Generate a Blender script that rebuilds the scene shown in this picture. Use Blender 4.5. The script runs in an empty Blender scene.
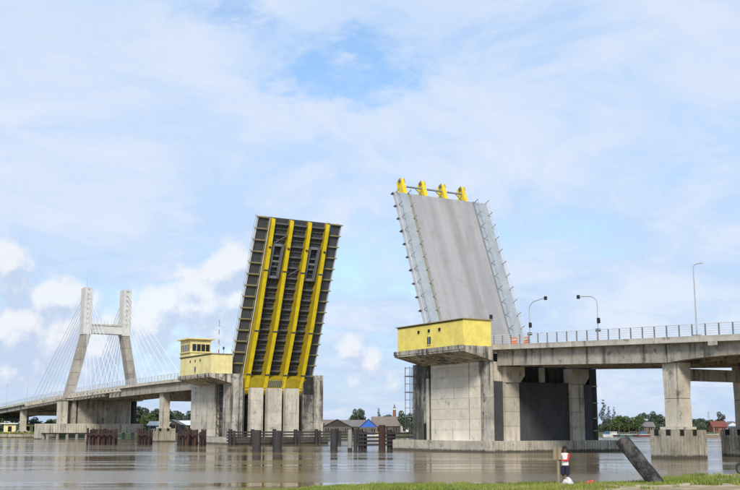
import bpy, bmesh, math, random
import numpy as np
from mathutils import Vector, Matrix

random.seed(7); rng = np.random.default_rng(7)
S = bpy.context.scene
COL = S.collection
PI = math.pi

# ------------------------------------------------------------------ camera
# world axes: x runs along the bridge (towards the near approach), y across it, z up from the water
CAMP = Vector((107.1, -82.0, 3.0))
FWD = Vector((-.857, .515, 0)).normalized()
RGT = Vector((FWD.y, -FWD.x, 0))
FPX = 1074.0
PITCH = math.atan(183.0 / FPX)
cd = bpy.data.cameras.new('camera'); cam = bpy.data.objects.new('camera', cd); COL.objects.link(cam)
cd.sensor_width = 36.0; cd.lens = 36.0 * FPX / 740.0; cd.clip_start = .3; cd.clip_end = 20000
fw = FWD * math.cos(PITCH) + Vector((0, 0, 1)) * math.sin(PITCH)
cam.location = CAMP; cam.rotation_euler = fw.to_track_quat('-Z', 'Y').to_euler()
S.camera = cam

# ------------------------------------------------------------------ sun direction, world
SUN_AZ = Vector((.82, -.57, 0)).normalized()      # towards the sun: behind the camera, a little to its right
SUN_EL = math.radians(33)
sun_dir = SUN_AZ * math.cos(SUN_EL) + Vector((0, 0, 1)) * math.sin(SUN_EL)
sl = bpy.data.lights.new('sun', 'SUN'); sl.energy = 3.1; sl.angle = math.radians(12); sl.color = (1, .93, .83)
so = bpy.data.objects.new('sun', sl); COL.objects.link(so)
so.rotation_euler = (-sun_dir).to_track_quat('-Z', 'Y').to_euler(); so.location = (0, 0, 200)

S.view_settings.view_transform = 'Standard'; S.view_settings.look = 'None'
S.view_settings.gamma = 1; S.view_settings.exposure = 0.0; S.view_settings.use_curve_mapping = False
S.render.engine = 'CYCLES'

W = bpy.data.worlds.new('World'); S.world = W; W.use_nodes = True
wt = W.node_tree; wt.nodes.clear()


class G:
    """small node-graph helper"""
    def __init__(s, tree): s.t = tree
    def n(s, typ, **kw):
        nd = s.t.nodes.new(typ)
        for k, v in kw.items(): setattr(nd, k, v)
        return nd
    def put(s, sock, v):
        if isinstance(v, bpy.types.NodeSocket): s.t.links.new(v, sock)
        elif v is not None: sock.default_value = v
    def m(s, op, a, b=None, c=None, clamp=False):
        nd = s.n('ShaderNodeMath', operation=op, use_clamp=clamp)
        s.put(nd.inputs[0], a)
        if b is not None: s.put(nd.inputs[1], b)
        if c is not None: s.put(nd.inputs[2], c)
        return nd.outputs[0]
    def vm(s, op, a, b=None):
        nd = s.n('ShaderNodeVectorMath', operation=op); s.put(nd.inputs[0], a)
        if b is not None: s.put(nd.inputs[1], b)
        return nd.outputs['Value'] if op in ('DISTANCE', 'DOT_PRODUCT', 'LENGTH') else nd.outputs[0]
    def noise(s, vec, scale, detail=5, rough=.55, dist=0.0):
        nd = s.n('ShaderNodeTexNoise'); s.put(nd.inputs['Vector'], vec)
        nd.inputs['Scale'].default_value = scale; nd.inputs['Detail'].default_value = detail
        nd.inputs['Roughness'].default_value = rough; nd.inputs['Distortion'].default_value = dist
        return nd.outputs[0]
    def ss(s, x, a, b, lo=0., hi=1.):
        nd = s.n('ShaderNodeMapRange', interpolation_type='SMOOTHSTEP'); s.put(nd.inputs[0], x)
        s.put(nd.inputs[1], a); s.put(nd.inputs[2], b); s.put(nd.inputs[3], lo); s.put(nd.inputs[4], hi)
        return nd.outputs[0]
    def mix(s, fac, a, b, blend='MIX'):
        nd = s.n('ShaderNodeMix', data_type='RGBA', blend_type=blend)
        s.put(nd.inputs[0], fac)
        s.put(nd.inputs[6], a if isinstance(a, bpy.types.NodeSocket) else (*a, 1))
        s.put(nd.inputs[7], b if isinstance(b, bpy.types.NodeSocket) else (*b, 1))
        return nd.outputs[2]
    def scale(s, vec, xyz):
        nd = s.n('ShaderNodeMapping'); s.put(nd.inputs[0], vec); nd.inputs['Scale'].default_value = xyz
        return nd.outputs[0]


g = G(wt)
sky = g.n('ShaderNodeTexSky'); sky.sky_type = 'NISHITA'; sky.sun_disc = False
sky.sun_elevation = SUN_EL; sky.sun_rotation = math.atan2(sun_dir.x, sun_dir.y)
sky.air_density = 1.0; sky.dust_density = 1.2; sky.ozone_density = 1.3
tc = g.n('ShaderNodeTexCoord'); D = tc.outputs['Generated']
sep = g.n('ShaderNodeSeparateXYZ'); g.put(sep.inputs[0], D)
az = g.vm('DOT_PRODUCT', D, tuple(RGT)); dep = g.vm('DOT_PRODUCT', D, tuple(FWD)); el = sep.outputs[2]
elc = g.m('MAXIMUM', el, 0.0)
k = g.m('DIVIDE', 1.0, g.m('ADD', elc, .22))
cmb = g.n('ShaderNodeCombineXYZ')
g.put(cmb.inputs[0], g.m('MULTIPLY', az, k)); g.put(cmb.inputs[1], g.m('MULTIPLY', dep, k)); cmb.inputs[2].default_value = 3.7
P = cmb.outputs[0]
wv = g.n('ShaderNodeTexNoise'); g.put(wv.inputs['Vector'], P); wv.inputs['Scale'].default_value = 1.1; wv.inputs['Detail'].default_value = 3
warp = g.vm('ADD', P, g.vm('MULTIPLY', g.vm('SUBTRACT', wv.outputs[1], (.5, .5, .5)), (.9, .9, .9)))
n1 = g.noise(g.scale(warp, (1.0, .8, 1)), 1.15, 9, .62)
n2 = g.noise(g.scale(warp, (1.0, .75, 1)), 3.4, 8, .64)
thin = g.m('ADD', g.m('MULTIPLY', n1, .75), g.m('MULTIPLY', n2, .25))
# two open blue windows in the high veil
wn = g.n('ShaderNodeTexNoise'); g.put(wn.inputs['Vector'], g.scale(D, (1, 1, 2.2))); wn.inputs['Scale'].default_value = 9; wn.inputs['Detail'].default_value = 7; wn.inputs['Roughness'].default_value = .62
DW = g.vm('ADD', D, g.vm('MULTIPLY', g.vm('SUBTRACT', wn.outputs[1], (.5, .5, .5)), (.20, .20, .14)))
def window(a, e, r):
    c_ = (FWD * math.cos(a) + RGT * math.sin(a)) * math.cos(e) + Vector((0, 0, math.sin(e)))
    d = g.vm('DISTANCE', g.vm('MULTIPLY', DW, (1, 1, 1.35)), (c_[0], c_[1], c_[2] * 1.35))
    return g.ss(d, 0.0, r, 1, 0)
def pix_dir(u, v):
    a = (u - 370) / FPX; b = (245 - v) / FPX
    d = FWD * (math.cos(PITCH) - math.sin(PITCH) * b) + Vector((0, 0, math.sin(PITCH) + math.cos(PITCH) * b)) + RGT * a
    d.normalize(); return math.atan2(d.dot(RGT), d.dot(FWD)), math.asin(d.z)
hole = None
for (u, v, r, w) in ((350, 84, .080, .155), (295, 88, .078, .155), (380, 60, .06, .11), (225, 12, .075, .17), (560, 55, .16, .06), (450, 35, .10, .07), (160, 30, .07, .06), (690, 150, .10, .04)):
    h = g.m('MULTIPLY', window(*pix_dir(u, v), r), w)
    hole = h if hole is None else g.m('ADD', hole, h)
thin = g.m('SUBTRACT', thin, hole)
veil = g.ss(thin, .31, .50)
# cumulus heaps low over the horizon
HEAPS = ((4, 268, .024), (14, 285, .028), (40, 300, .026), (62, 297, .020), (20, 330, .045), (60, 335, .040), (100, 345, .035), (165, 302, .026), (190, 285, .027), (215, 275, .024), (238, 262, .022),
         (205, 312, .042), (150, 325, .032), (245, 300, .03), (345, 350, -.030), (368, 365, -.032), (350, 388, -.034), (395, 385, -.030))
def heaps(vec):
    heap = None
    for (u, v, r) in HEAPS:
        a, e = pix_dir(u, v)
        c = (FWD * math.cos(a) + RGT * math.sin(a)) * math.cos(e) + Vector((0, 0, math.sin(e)))
        b = g.m('SUBTRACT', 1.0 if r > 0 else .40, g.m('DIVIDE', g.vm('DISTANCE', vec, tuple(c)), abs(r)))
        heap = b if heap is None else g.m('SMOOTH_MAX', heap, b, .35)
    n = g.m('ADD', g.m('MULTIPLY', g.m('SUBTRACT', g.noise(vec, 20, 8, .56), .5), 2.2), g.m('MULTIPLY', g.m('SUBTRACT', g.noise(vec, 70, 6, .55), .5), .8))
    return g.m('ADD', heap, n)
hm = heaps(D)
cum = g.ss(hm, -.12, .45)
shade = g.ss(g.m('SUBTRACT', hm, heaps(g.vm('ADD', D, (RGT.x * -.004, RGT.y * -.004, .013)))), -.30, .42)
skyc = g.n('ShaderNodeVectorMath', operation='SCALE'); g.put(skyc.inputs[0], sky.outputs[0]); skyc.inputs['Scale'].default_value = .125
low = g.ss(el, .0, .30)
veilc = g.mix(low, (.50, .655, .90), (.575, .735, .985))
veilc = g.mix(g.m('MULTIPLY', g.ss(g.m('ADD', g.m('MULTIPLY', n2, .6), g.m('MULTIPLY', n1, .4)), .42, .62), .85), veilc, (.80, .85, .965))
c1 = g.mix(g.m('MULTIPLY', veil, .90), g.vm('ADD', skyc.outputs[0], (.10, .20, .36)), veilc)
heapc = g.mix(shade, (.57, .67, .86), (.93, .94, .97))
c2 = g.mix(g.m('MULTIPLY', cum, .82), c1, heapc)
# ground-side hemisphere stays a dim haze colour
c3 = g.mix(g.ss(el, -.06, .0), (.30, .31, .32), c2)
bg = g.n('ShaderNodeBackground'); g.put(bg.inputs[0], c3); bg.inputs[1].default_value = 1.0
wo = g.n('ShaderNodeOutputWorld'); wt.links.new(bg.outputs[0], wo.inputs[0])

# ------------------------------------------------------------------ materials
MATS = {}
def newmat(name):
    m = bpy.data.materials.new(name); m.use_nodes = True
    gg = G(m.node_tree); b = m.node_tree.nodes['Principled BSDF']
    MATS[name] = m
    return m, gg, b
def pos(gg): return gg.n('ShaderNodeNewGeometry').outputs['Position']
def bump(gg, b, h, strength=.3, dist=.05):
    nd = gg.n('ShaderNodeBump'); nd.inputs['Strength'].default_value = strength; nd.inputs['Distance'].default_value = dist
    gg.put(nd.inputs['Height'], h); gg.put(b.inputs['Normal'], nd.outputs[0])

def concrete(name, light, dark, stain=.5, scol=(.035, .035, .032), tide=True, lean=0.0):
    m, gg, b = newmat(name); p = pos(gg)
    a = gg.noise(p, .35, 6, .6); f = gg.noise(p, 2.6, 6, .65)
    c = gg.mix(gg.ss(gg.m('ADD', gg.m('MULTIPLY', a, .65), gg.m('MULTIPLY', f, .35)), .36, .66), dark, light)
    # streaks run down from the top edges
    st = gg.noise(gg.scale(p, (1.1, 1.1, .07)), 1.0, 6, .62)
    st2 = gg.noise(gg.scale(p, (3.2, 3.2, .16)), 1.0, 5, .65)
    pt = gg.noise(p, .22, 3, .5)
    sm = gg.m('ADD', gg.m('MULTIPLY', st, .55), gg.m('ADD', gg.m('MULTIPLY', st2, .2), gg.m('MULTIPLY', pt, .25)))
    lo = .60 - .16 * stain
    sf = gg.m('MULTIPLY', gg.ss(sm, lo, lo + .13), .55 + .35 * min(1, stain))
    c = gg.mix(sf, c, scol)
    oi = gg.n('ShaderNodeObjectInfo').outputs['Random']
    c = gg.mix(1.0, c, gg.mix(oi, (.86, .86, .86), (1.10, 1.10, 1.10)), 'MULTIPLY')
    bl = gg.noise(gg.vm('ADD', p, (31, 7, 3)), .9, 7, .70)
    c = gg.mix(gg.m('MULTIPLY', gg.ss(bl, .60 - .06 * stain, .70 - .06 * stain), .35 + .4 * stain), c, scol)
    wh = gg.noise(gg.scale(gg.vm('ADD', p, (5, 11, 2)), (1.4, 1.4, .35)), 1.0, 6, .65)
    c = gg.mix(gg.m('MULTIPLY', gg.ss(wh, .56, .70), .45), c, tuple(min(.8, x * 1.25) for x in light))
    r = gg.noise(gg.scale(p, (2, 2, .25)), 1.3, 4, .6)
    c = gg.mix(gg.m('MULTIPLY', gg.ss(r, .60, .75), .35), c, (.22, .15, .08))
    if tide:
        sp = gg.n('ShaderNodeSeparateXYZ'); gg.put(sp.inputs[0], p)
        zz = gg.m('ADD', sp.outputs[2], gg.m('MULTIPLY', gg.m('SUBTRACT', f, .5), .5))
        c = gg.mix(gg.ss(zz, .18, .42, .85, 0), c, (.045, .042, .03))
    gg.put(b.inputs['Base Color'], c); b.inputs['Roughness'].default_value = .9
    bump(gg, b, gg.m('ADD', f, gg.noise(p, 9, 4, .6)), .35, .04)
    return m
def paint(name, col, dirt=(.10, .08, .05), amount=.4, rough=.6, streak=True, metal=0.):
    m, gg, b = newmat(name); p = pos(gg)
    f = gg.noise(p, .8, 6, .6); f2 = gg.noise(p, 4.5, 5, .6)
    c = gg.mix(gg.ss(f, .3, .7), tuple(x * .86 for x in col), tuple(min(1, x * 1.08) for x in col))
    st = gg.noise(gg.scale(p, (2.2, 2.2, .12)), 1.0, 6, .65) if streak else gg.noise(p, 1.7, 6, .65)
    c = gg.mix(gg.m('MULTIPLY', gg.ss(gg.m('ADD', gg.m('MULTIPLY', st, .7), gg.m('MULTIPLY', f2, .3)), .53, .70), amount), c, dirt)
    gg.put(b.inputs['Base Color'], c); b.inputs['Roughness'].default_value = rough; b.inputs['Metallic'].default_value = metal
    bump(gg, b, f2, .12, .02)
    return m

concrete('pier_concrete', (.66, .605, .50), (.46, .42, .345), .52)
concrete('pier_concrete_streaky', (.60, .55, .46), (.36, .33, .275), .92)
concrete('pier_concrete_pale', (.80, .74, .62), (.64, .585, .475), .26)
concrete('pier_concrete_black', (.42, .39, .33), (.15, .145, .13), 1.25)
concrete('deck_concrete', (.48, .44, .37), (.30, .275, .23), .66, tide=False)
concrete('slab_concrete', (.60, .56, .48), (.44, .41, .35), .45, tide=False)
concrete('pylon_concrete', (.42, .385, .32), (.30, .275, .23), .40, tide=False)
paint('pylon_white', (.62, .61, .57), (.35, .33, .29), .30, .7)
concrete('cap_concrete', (.50, .455, .365), (.31, .28, .22), .60)
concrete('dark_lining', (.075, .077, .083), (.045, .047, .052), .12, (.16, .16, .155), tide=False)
concrete('black_shade_stain', (.030, .030, .029), (.014, .014, .014), .8, (.07, .068, .06), tide=False)  # near-black: shade painted into slots and openings, also the pier's stain band
concrete('dark_concrete', (.075, .072, .066), (.03, .03, .028), .8, (.012, .012, .012), tide=False)  # near-black concrete of joints, recesses, rear walls and the roof edge strip
paint('house_yellow', (.82, .68, .16), (.42, .33, .13), .36, .8)
paint('house_cream', (.80, .70, .33), (.42, .33, .16), .36, .8)
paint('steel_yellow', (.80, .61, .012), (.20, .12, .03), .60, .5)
paint('steel_yellow_shaded', (.44, .33, .015), (.12, .09, .03), .7, .6)  # darker yellow: shade of webs and end beam painted in, plus dirt
paint('steel_yellow_dull', (.30, .27, .14), (.12, .10, .06), .5, .6)
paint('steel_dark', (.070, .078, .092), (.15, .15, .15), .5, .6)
paint('steel_grey', (.24, .255, .27), (.10, .09, .08), .35, .55)
paint('steel_mid', (.15, .158, .17), (.09, .085, .08), .4, .6)
paint('steel_pale', (.36, .40, .43), (.24, .24, .23), .35, .6)
paint('edge_pale', (.55, .58, .60), (.30, .29, .27), .3, .6)
paint('rail_grey', (.42, .43, .44), (.16, .14, .12), .35, .5)
paint('post_grey', (.20, .205, .21), (.16, .12, .09), .4, .55)
paint('rail_dark', (.09, .095, .10), (.14, .09, .06), .4, .55)
paint('rail_white', (.66, .68, .70), (.30, .28, .25), .25, .5)
paint('cable_white', (.74, .75, .75), (.30, .30, .28), .2, .5)
paint('rust', (.055, .025, .020), (.016, .013, .013), .95, .9)
paint('rust_pale', (.11, .050, .035), (.03, .02, .018), .9, .9)
paint('pile_steel', (.040, .036, .037), (.12, .085, .065), .75, .8)
paint('pile_concrete', (.30, .28, .245), (.06, .055, .05), .9, .9)
paint('log_dark', (.026, .027, .031), (.14, .13, .125), .75, .85, streak=False)
m, gg, b = newmat('log_skin'); p = gg.n('ShaderNodeTexCoord').outputs['Object']
n_ = gg.noise(gg.scale(p, (1, 1, 1)), 5.5, 7, .7); n2_ = gg.noise(p, 1.6, 4, .6); n3_ = gg.noise(p, 22, 4, .6)
c = gg.mix(gg.ss(n_, .42, .62), (.018, .019, .022), (.070, .070, .072))
c = gg.mix(gg.m('MULTIPLY', gg.ss(n2_, .50, .64), .7), c, (.14, .125, .11))
c = gg.mix(gg.m('MULTIPLY', gg.ss(n3_, .58, .68), .5), c, (.21, .20, .19))
gg.put(b.inputs['Base Color'], c); b.inputs['Roughness'].default_value = .9; bump(gg, b, gg.m('ADD', n_, n3_), .8, .05)
paint('timber_dark', (.050, .042, .040), (.12, .09, .07), .6, .85)
paint('timber_brown', (.34, .26, .17), (.14, .10, .06), .6, .85)
paint('black_iron', (.022, .022, .024), (.05, .045, .04), .3, .5)
paint('white_paint', (.76, .76, .74), (.35, .32, .27), .3, .6)
paint('blue_paint', (.025, .13, .55), (.05, .07, .15), .35, .6)
paint('orange_plastic', (.80, .20, .05), (.35, .15, .07), .3, .5)
paint('red_paint', (.34, .060, .04), (.16, .05, .04), .45, .6)
paint('brick_red', (.26, .11, .075), (.16, .09, .07), .5, .85)
paint('shed_red', (.20, .06, .042), (.10, .05, .04), .5, .8)
paint('roof_grey', (.19, .18, .17), (.11, .08, .06), .8, .85)
paint('house_fringe', (.34, .27, .13), (.10, .08, .05), .8, .9)
paint('roof_brown', (.22, .175, .145), (.11, .075, .055), .8, .85)
paint('hull_green', (.05, .16, .12), (.05, .04, .03), .4, .6)
paint('hull_blue', (.10, .22, .38), (.07, .06, .05), .4, .6)
paint('wall_timber', (.13, .11, .09), (.05, .04, .035), .8, .85)
paint('skin', (.20, .095, .055), (.16, .075, .04), .2, .6, streak=False)
paint('shirt_white', (.78, .76, .76), (.5, .46, .46), .3, .85, streak=False)
paint('shirt_red', (.62, .035, .03), (.35, .02, .02), .3, .85, streak=False)
paint('shorts_navy', (.018, .020, .045), (.01, .01, .02), .3, .9, streak=False)
paint('cap_black', (.02, .018, .018), (.03, .03, .03), .3, .9, streak=False)
paint('sack_white', (.72, .71, .68), (.45, .42, .36), .4, .6, streak=False)
paint('bag_red', (.66, .07, .04), (.4, .05, .03), .3, .4, streak=False)
paint('rubber', (.018, .018, .018), (.06, .05, .04), .4, .8, streak=False)
paint('chrome', (.5, .5, .5), (.2, .18, .15), .3, .3, streak=False, metal=.8)
paint('bark', (.10, .075, .05), (.05, .04, .03), .5, .9)

m, gg, b = newmat('road_deck'); p = pos(gg)                                 # worn asphalt with pale wheel tracks along the leaf
sp = gg.n('ShaderNodeSeparateXYZ'); gg.put(sp.inputs[0], p)
trk = gg.noise(gg.scale(p, (.04, .42, .04)), 1.0, 4, .5)
trk2 = gg.noise(gg.scale(p, (.10, 2.6, .10)), 1.0, 5, .6)
grain = gg.noise(p, 5, 6, .7)
c = gg.mix(gg.ss(gg.m('ADD', gg.m('MULTIPLY', trk, .7), gg.m('MULTIPLY', trk2, .3)), .36, .64), (.31, .31, .315), (.40, .395, .39))
c = gg.mix(gg.m('MULTIPLY', gg.ss(grain, .45, .75), .30), c, (.20, .185, .175))
c = gg.mix(gg.m('MULTIPLY', gg.ss(gg.noise(p, .5, 4, .6), .52, .72), .35), c, (.255, .215, .195))
tr = gg.m('ABSOLUTE', gg.m('SUBTRACT', sp.outputs[1], gg.m('ADD', 10.6, gg.m('MULTIPLY', gg.m('SUBTRACT', gg.noise(gg.scale(p, (.2, .2, .2)), 1.0, 3, .5), .5), 1.2))))
c = gg.mix(gg.ss(tr, .0, 1.3, .38, 0), c, (.20, .18, .175))
tr2 = gg.m('ABSOLUTE', gg.m('SUBTRACT', sp.outputs[1], 8.1))
c = gg.mix(gg.ss(tr2, .0, 1.1, .35, 0), c, (.46, .45, .44))
sp_ = gg.noise(gg.vm('ADD', p, (3, 9, 4)), 1.1, 7, .72)
c = gg.mix(gg.m('MULTIPLY', gg.ss(sp_, .56, .72), .3), c, (.19, .175, .17))
gg.put(b.inputs['Base Color'], c); b.inputs['Roughness'].default_value = .85; bump(gg, b, grain, .3, .03)

m, gg, b = newmat('glass_dark'); b.inputs['Base Color'].default_value = (.02, .028, .03, 1); b.inputs['Roughness'].default_value = .12
m, gg, b = newmat('opening_dark'); b.inputs['Base Color'].default_value = (.012, .012, .012, 1); b.inputs['Roughness'].default_value = .9

m, gg, b = newmat('water'); p = pos(gg)
rp = gg.n('ShaderNodeMapping'); gg.put(rp.inputs[0], p)
rp.inputs['Rotation'].default_value = (0, 0, -math.atan2(RGT.y, RGT.x))
q = gg.n('ShaderNodeVectorMath', operation='MULTIPLY'); gg.put(q.inputs[0], rp.outputs[0]); q.inputs[1].default_value = (1, 1, 1)
Q = q.outputs[0]
w1 = gg.noise(gg.scale(Q, (.8, 1.6, 1)), 1.3, 4, .6)
w2 = gg.noise(gg.scale(Q, (.10, .25, 1)), 1.0, 4, .55)
w3 = gg.noise(gg.scale(Q, (.006, .050, 1)), 1.0, 4, .5)
w5 = gg.noise(gg.scale(Q, (.016, .17, 1)), 1.0, 4, .55)
ruf = gg.ss(gg.m('ADD', gg.m('MULTIPLY', w3, .6), gg.m('MULTIPLY', w5, .4)), .45, .55)
calm = gg.m('ADD', .35, gg.m('MULTIPLY', ruf, 4.2))
h = gg.m('ADD', gg.m('MULTIPLY', gg.m('MULTIPLY', w1, calm), .026), gg.m('MULTIPLY', w2, .045))
nb = gg.n('ShaderNodeBump'); nb.inputs['Strength'].default_value = .8; nb.inputs['Distance'].default_value = 1.0
gg.put(nb.inputs['Height'], h); gg.put(b.inputs['Normal'], nb.outputs[0])
gg.put(b.inputs['Base Color'], gg.mix(gg.ss(w3, .35, .65), (.17, .120, .052), (.21, .155, .080)))
gg.put(b.inputs['Roughness'], gg.m('ADD', .05, gg.m('MULTIPLY', ruf, .10))); b.inputs['IOR'].default_value = 1.33

def ground(name, a, c_, d, s=1.0):
    m, gg, b = newmat(name); p = pos(gg)
    n = gg.noise(p, .35 * s, 6, .65); n2_ = gg.noise(p, 3.2 * s, 5, .65)
    c = gg.mix(gg.ss(n2_, .3, .7), a, c_); c = gg.mix(gg.ss(n, .46, .62), c, d)
    gg.put(b.inputs['Base Color'], c); b.inputs['Roughness'].default_value = .95; bump(gg, b, n2_, .5, .05)
ground('bank_soil', (.24, .18, .09), (.38, .29, .16), (.54, .43, .27))
ground('far_ground', (.05, .07, .025), (.08, .11, .035), (.11, .11, .06))
ground('river_bed', (.08, .06, .04), (.10, .08, .05), (.09, .07, .045), .2)
concrete('bank_wall_stone', (.42, .37, .29), (.28, .24, .19), .4)

def leafmat(name, dark, light, tint):
    m, gg, b = newmat(name); p = pos(gg)
    n = gg.noise(p, 1.2, 3, .6); n2_ = gg.noise(p, .25, 2, .5)
    c = gg.mix(gg.ss(n, .3, .7), dark, light); c = gg.mix(gg.m('MULTIPLY', gg.ss(n2_, .4, .7), .5), c, tint)
    gg.put(b.inputs['Base Color'], c); b.inputs['Roughness'].default_value = .6
    b.inputs['Transmission Weight'].default_value = 0
leafmat('leaf_green', (.050, .085, .022), (.11, .16, .042), (.13, .16, .05))
leafmat('leaf_dark', (.045, .068, .038), (.080, .112, .060), (.09, .11, .07))
leafmat('leaf_grey', (.060, .085, .055), (.115, .140, .095), (.13, .14, .11))
leafmat('grass', (.10, .155, .016), (.22, .275, .032), (.36, .33, .09))

# ------------------------------------------------------------------ mesh helpers
class MB:
    def __init__(s): s.v = []; s.f = []
    def add(s, vs, fs):
        o = len(s.v); s.v += [tuple(map(float, q)) for q in vs]; s.f += [tuple(i + o for i in f) for f in fs]; return s
    def box(s, x0, x1, y0, y1, z0, z1):
        return s.add([(x0, y0, z0), (x1, y0, z0), (x1, y1, z0), (x0, y1, z0), (x0, y0, z1), (x1, y0, z1), (x1, y1, z1), (x0, y1, z1)],
                     [(0, 3, 2, 1), (4, 5, 6, 7), (0, 1, 5, 4), (1, 2, 6, 5), (2, 3, 7, 6), (3, 0, 4, 7)])
    def prism(s, prof, a0, a1, axis='x'):
        n = len(prof)
        def pt(q, a): return {'x': (a, q[0], q[1]), 'y': (q[0], a, q[1]), 'z': (q[0], q[1], a)}[axis]
        vs = [pt(q, a0) for q in prof] + [pt(q, a1) for q in prof]
        fs = [tuple(range(n)), tuple(range(2 * n - 1, n - 1, -1))] + [(i, i + n, (i + 1) % n + n, (i + 1) % n) for i in range(n)]
        return s.add(vs, fs)
    def tube(s, p0, p1, r0, r1=None, n=8, cap=True):
        r1 = r0 if r1 is None else r1
        p0 = Vector(p0); p1 = Vector(p1); d = (p1 - p0).normalized()
        a = d.orthogonal().normalized(); b_ = d.cross(a)
        vs = []
        for (pp, r) in ((p0, r0), (p1, r1)):
            for i in range(n):
                t = 2 * PI * i / n; vs.append(pp + a * (r * math.cos(t)) + b_ * (r * math.sin(t)))
        fs = [(i, (i + 1) % n, (i + 1) % n + n, i + n) for i in range(n)]
        if cap: fs += [tuple(range(n - 1, -1, -1)), tuple(range(n, 2 * n))]
        return s.add(vs, fs)
    def path(s, pts, r, n=6):
        for i in range(len(pts) - 1): s.tube(pts[i], pts[i + 1], r if not isinstance(r, (list, tuple)) else r[i], r if not isinstance(r, (list, tuple)) else r[i + 1], n)
        return s
    def beam(s, p0, p1, w, h):
        """rectangular bar from p0 to p1, w across, h in the other direction"""
        p0 = Vector(p0); p1 = Vector(p1); d = (p1 - p0).normalized()
        up = Vector((0, 0, 1)) if abs(d.z) < .9 else Vector((1, 0, 0))
        a = d.cross(up).normalized() * (w / 2); b_ = a.cross(d).normalized() * (h / 2)
        vs = [p + i * a + j * b_ for p in (p0, p1) for (i, j) in ((-1, -1), (1, -1), (1, 1), (-1, 1))]
        return s.add(vs, [(0, 1, 2, 3), (7, 6, 5, 4), (0, 4, 5, 1), (1, 5, 6, 2), (2, 6, 7, 3), (3, 7, 4, 0)])
    def sweep(s, xs, zt, y0, y1, top, bot):
        """bar running along x below the line zt(x); top and bot are depths (bot may be a function)"""
        n = len(xs); vs = []
        for x in xs:
            z = zt(x); bb = bot(x) if callable(bot) else bot
            vs += [(x, y0, z - bb), (x, y1, z - bb), (x, y1, z - top), (x, y0, z - top)]
        fs = [(3, 2, 1, 0), tuple(4 * (n - 1) + i for i in range(4))]
        for i in range(n - 1):
            for j in range(4): fs.append((4 * i + j, 4 * i + (j + 1) % 4, 4 * i + 4 + (j + 1) % 4, 4 * i + 4 + j))
        return s.add(vs, fs)
    def mesh(s, name, off=(0, 0, 0)):
        me = bpy.data.meshes.new(name)
        me.from_pydata([(a - off[0], b_ - off[1], c_ - off[2]) for a, b_, c_ in s.v], [], s.f)
        bm = bmesh.new(); bm.from_mesh(me); bmesh.ops.recalc_face_normals(bm, faces=bm.faces); bm.to_mesh(me); bm.free()
        return me
    def build(s, name, mat, parent=None, off=None, smooth=False, **props):
        if off is None: off = absloc(parent)
        me = s.mesh(name, off); me.materials.append(MATS[mat])
        if smooth:
            me.shade_smooth()
            try: me.set_sharp_from_angle(angle=math.radians(40))
            except Exception: pass
        o = bpy.data.objects.new(name, me); COL.objects.link(o); o.parent = parent
        for kk, vv in props.items(): o[kk] = vv
        return o

LOCS = {}
def absloc(o):
    """where the frame of o sits; parts built in world numbers are shifted by it"""
    while o is not None:
        if o.name in LOCS: return LOCS[o.name]
        o = o.parent
    return (0, 0, 0)
def tag(o, label, cat, group=None, kind=None):
    if label: o['label'] = label
    if cat: o['category'] = cat
    if group: o['group'] = group
    if kind: o['kind'] = kind
    return o
def thing(name, label, cat, loc=(0, 0, 0), group=None, local=False, rot=(0, 0, 0), scale=1.0):
    o = bpy.data.objects.new(name, None); COL.objects.link(o); o.location = loc; o.rotation_euler = rot; o.scale = (scale,) * 3
    o.empty_display_size = .5
    LOCS[o.name] = (0, 0, 0) if local else tuple(loc)
    return tag(o, label, cat, group)
def copy_tree(o, parent=None):
    c = o.copy(); COL.objects.link(c); c.parent = parent
    if o.name in LOCS: LOCS[c.name] = LOCS[o.name]
    for ch in list(o.children): copy_tree(ch, c)
    return c
def at(u, depth, z=0.0):
    """ground point seen at bearing column u, depth metres ahead of the camera"""
    p = CAMP + FWD * depth + RGT * ((u - 370) / 1089.0 * depth); return Vector((p.x, p.y, z))
FACE = math.atan2(RGT.y, RGT.x)          # rotation that turns a thing's local -y side to the camera

# ------------------------------------------------------------------ setting: ground, water, banks
MB().add([(-9000, -9000, -2.2), (9000, -9000, -2.2), (9000, 9000, -2.2), (-9000, 9000, -2.2)], [(0, 1, 2, 3)]).build('ground', 'river_bed', None, (0, 0, 0), kind='structure')
MB().add([(-6000, -6000, 0), (6000, -6000, 0), (6000, 6000, 0), (-6000, 6000, 0)], [(0, 1, 2, 3)]).build('water', 'water', None, (0, 0, 0), kind='structure')

def interp(x, xs, ys): return float(np.interp(x, xs, ys))
def shore_depth(lat): return interp(lat, [-80, -30, -15, -6, -3.2, -1.5, 4, 10, 14, 18, 30, 80], [30, 38, 43.5, 47.0, 51.0, 53.0, 53.5, 53.5, 54.5, 59.5, 62, 64]) + .35 * math.sin(lat * 1.9) + .2 * math.sin(lat * 4.3 + 1)
def bank_z(lat, d):
    e = shore_depth(lat) - d
    top = interp(lat, [-10, -3.5, 0, 9, 13, 17, 30], [.24, .26, .33, .34, .43, .55, .62])
    z = -1.4 + (1.4 + top) * min(1, max(0, (e + 1.6) / 2.4)) ** .8
    if e > .8: z += min(1.25, (e - .8) * .024)
    return z + .03 * math.sin(lat * 3.1) * math.sin(d * 2.3)
lats = np.concatenate([np.arange(-80, -12, 2.0), np.arange(-12, 26, .4), np.arange(26, 82, 2.0)])
ds = np.concatenate([np.arange(-60, 40, 4.0), np.arange(40, 60, .4), np.arange(60, 68, 2.0)])
bk = MB(); nL, nD = len(lats), len(ds)
for d in ds:
    for l in lats:
        pp = CAMP + FWD * d + RGT * l; bk.v.append((pp.x, pp.y, bank_z(l, d)))
for j in range(nD - 1):
    for i in range(nL - 1): bk.f.append((j * nL + i, j * nL + i + 1, (j + 1) * nL + i + 1, (j + 1) * nL + i))
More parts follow.
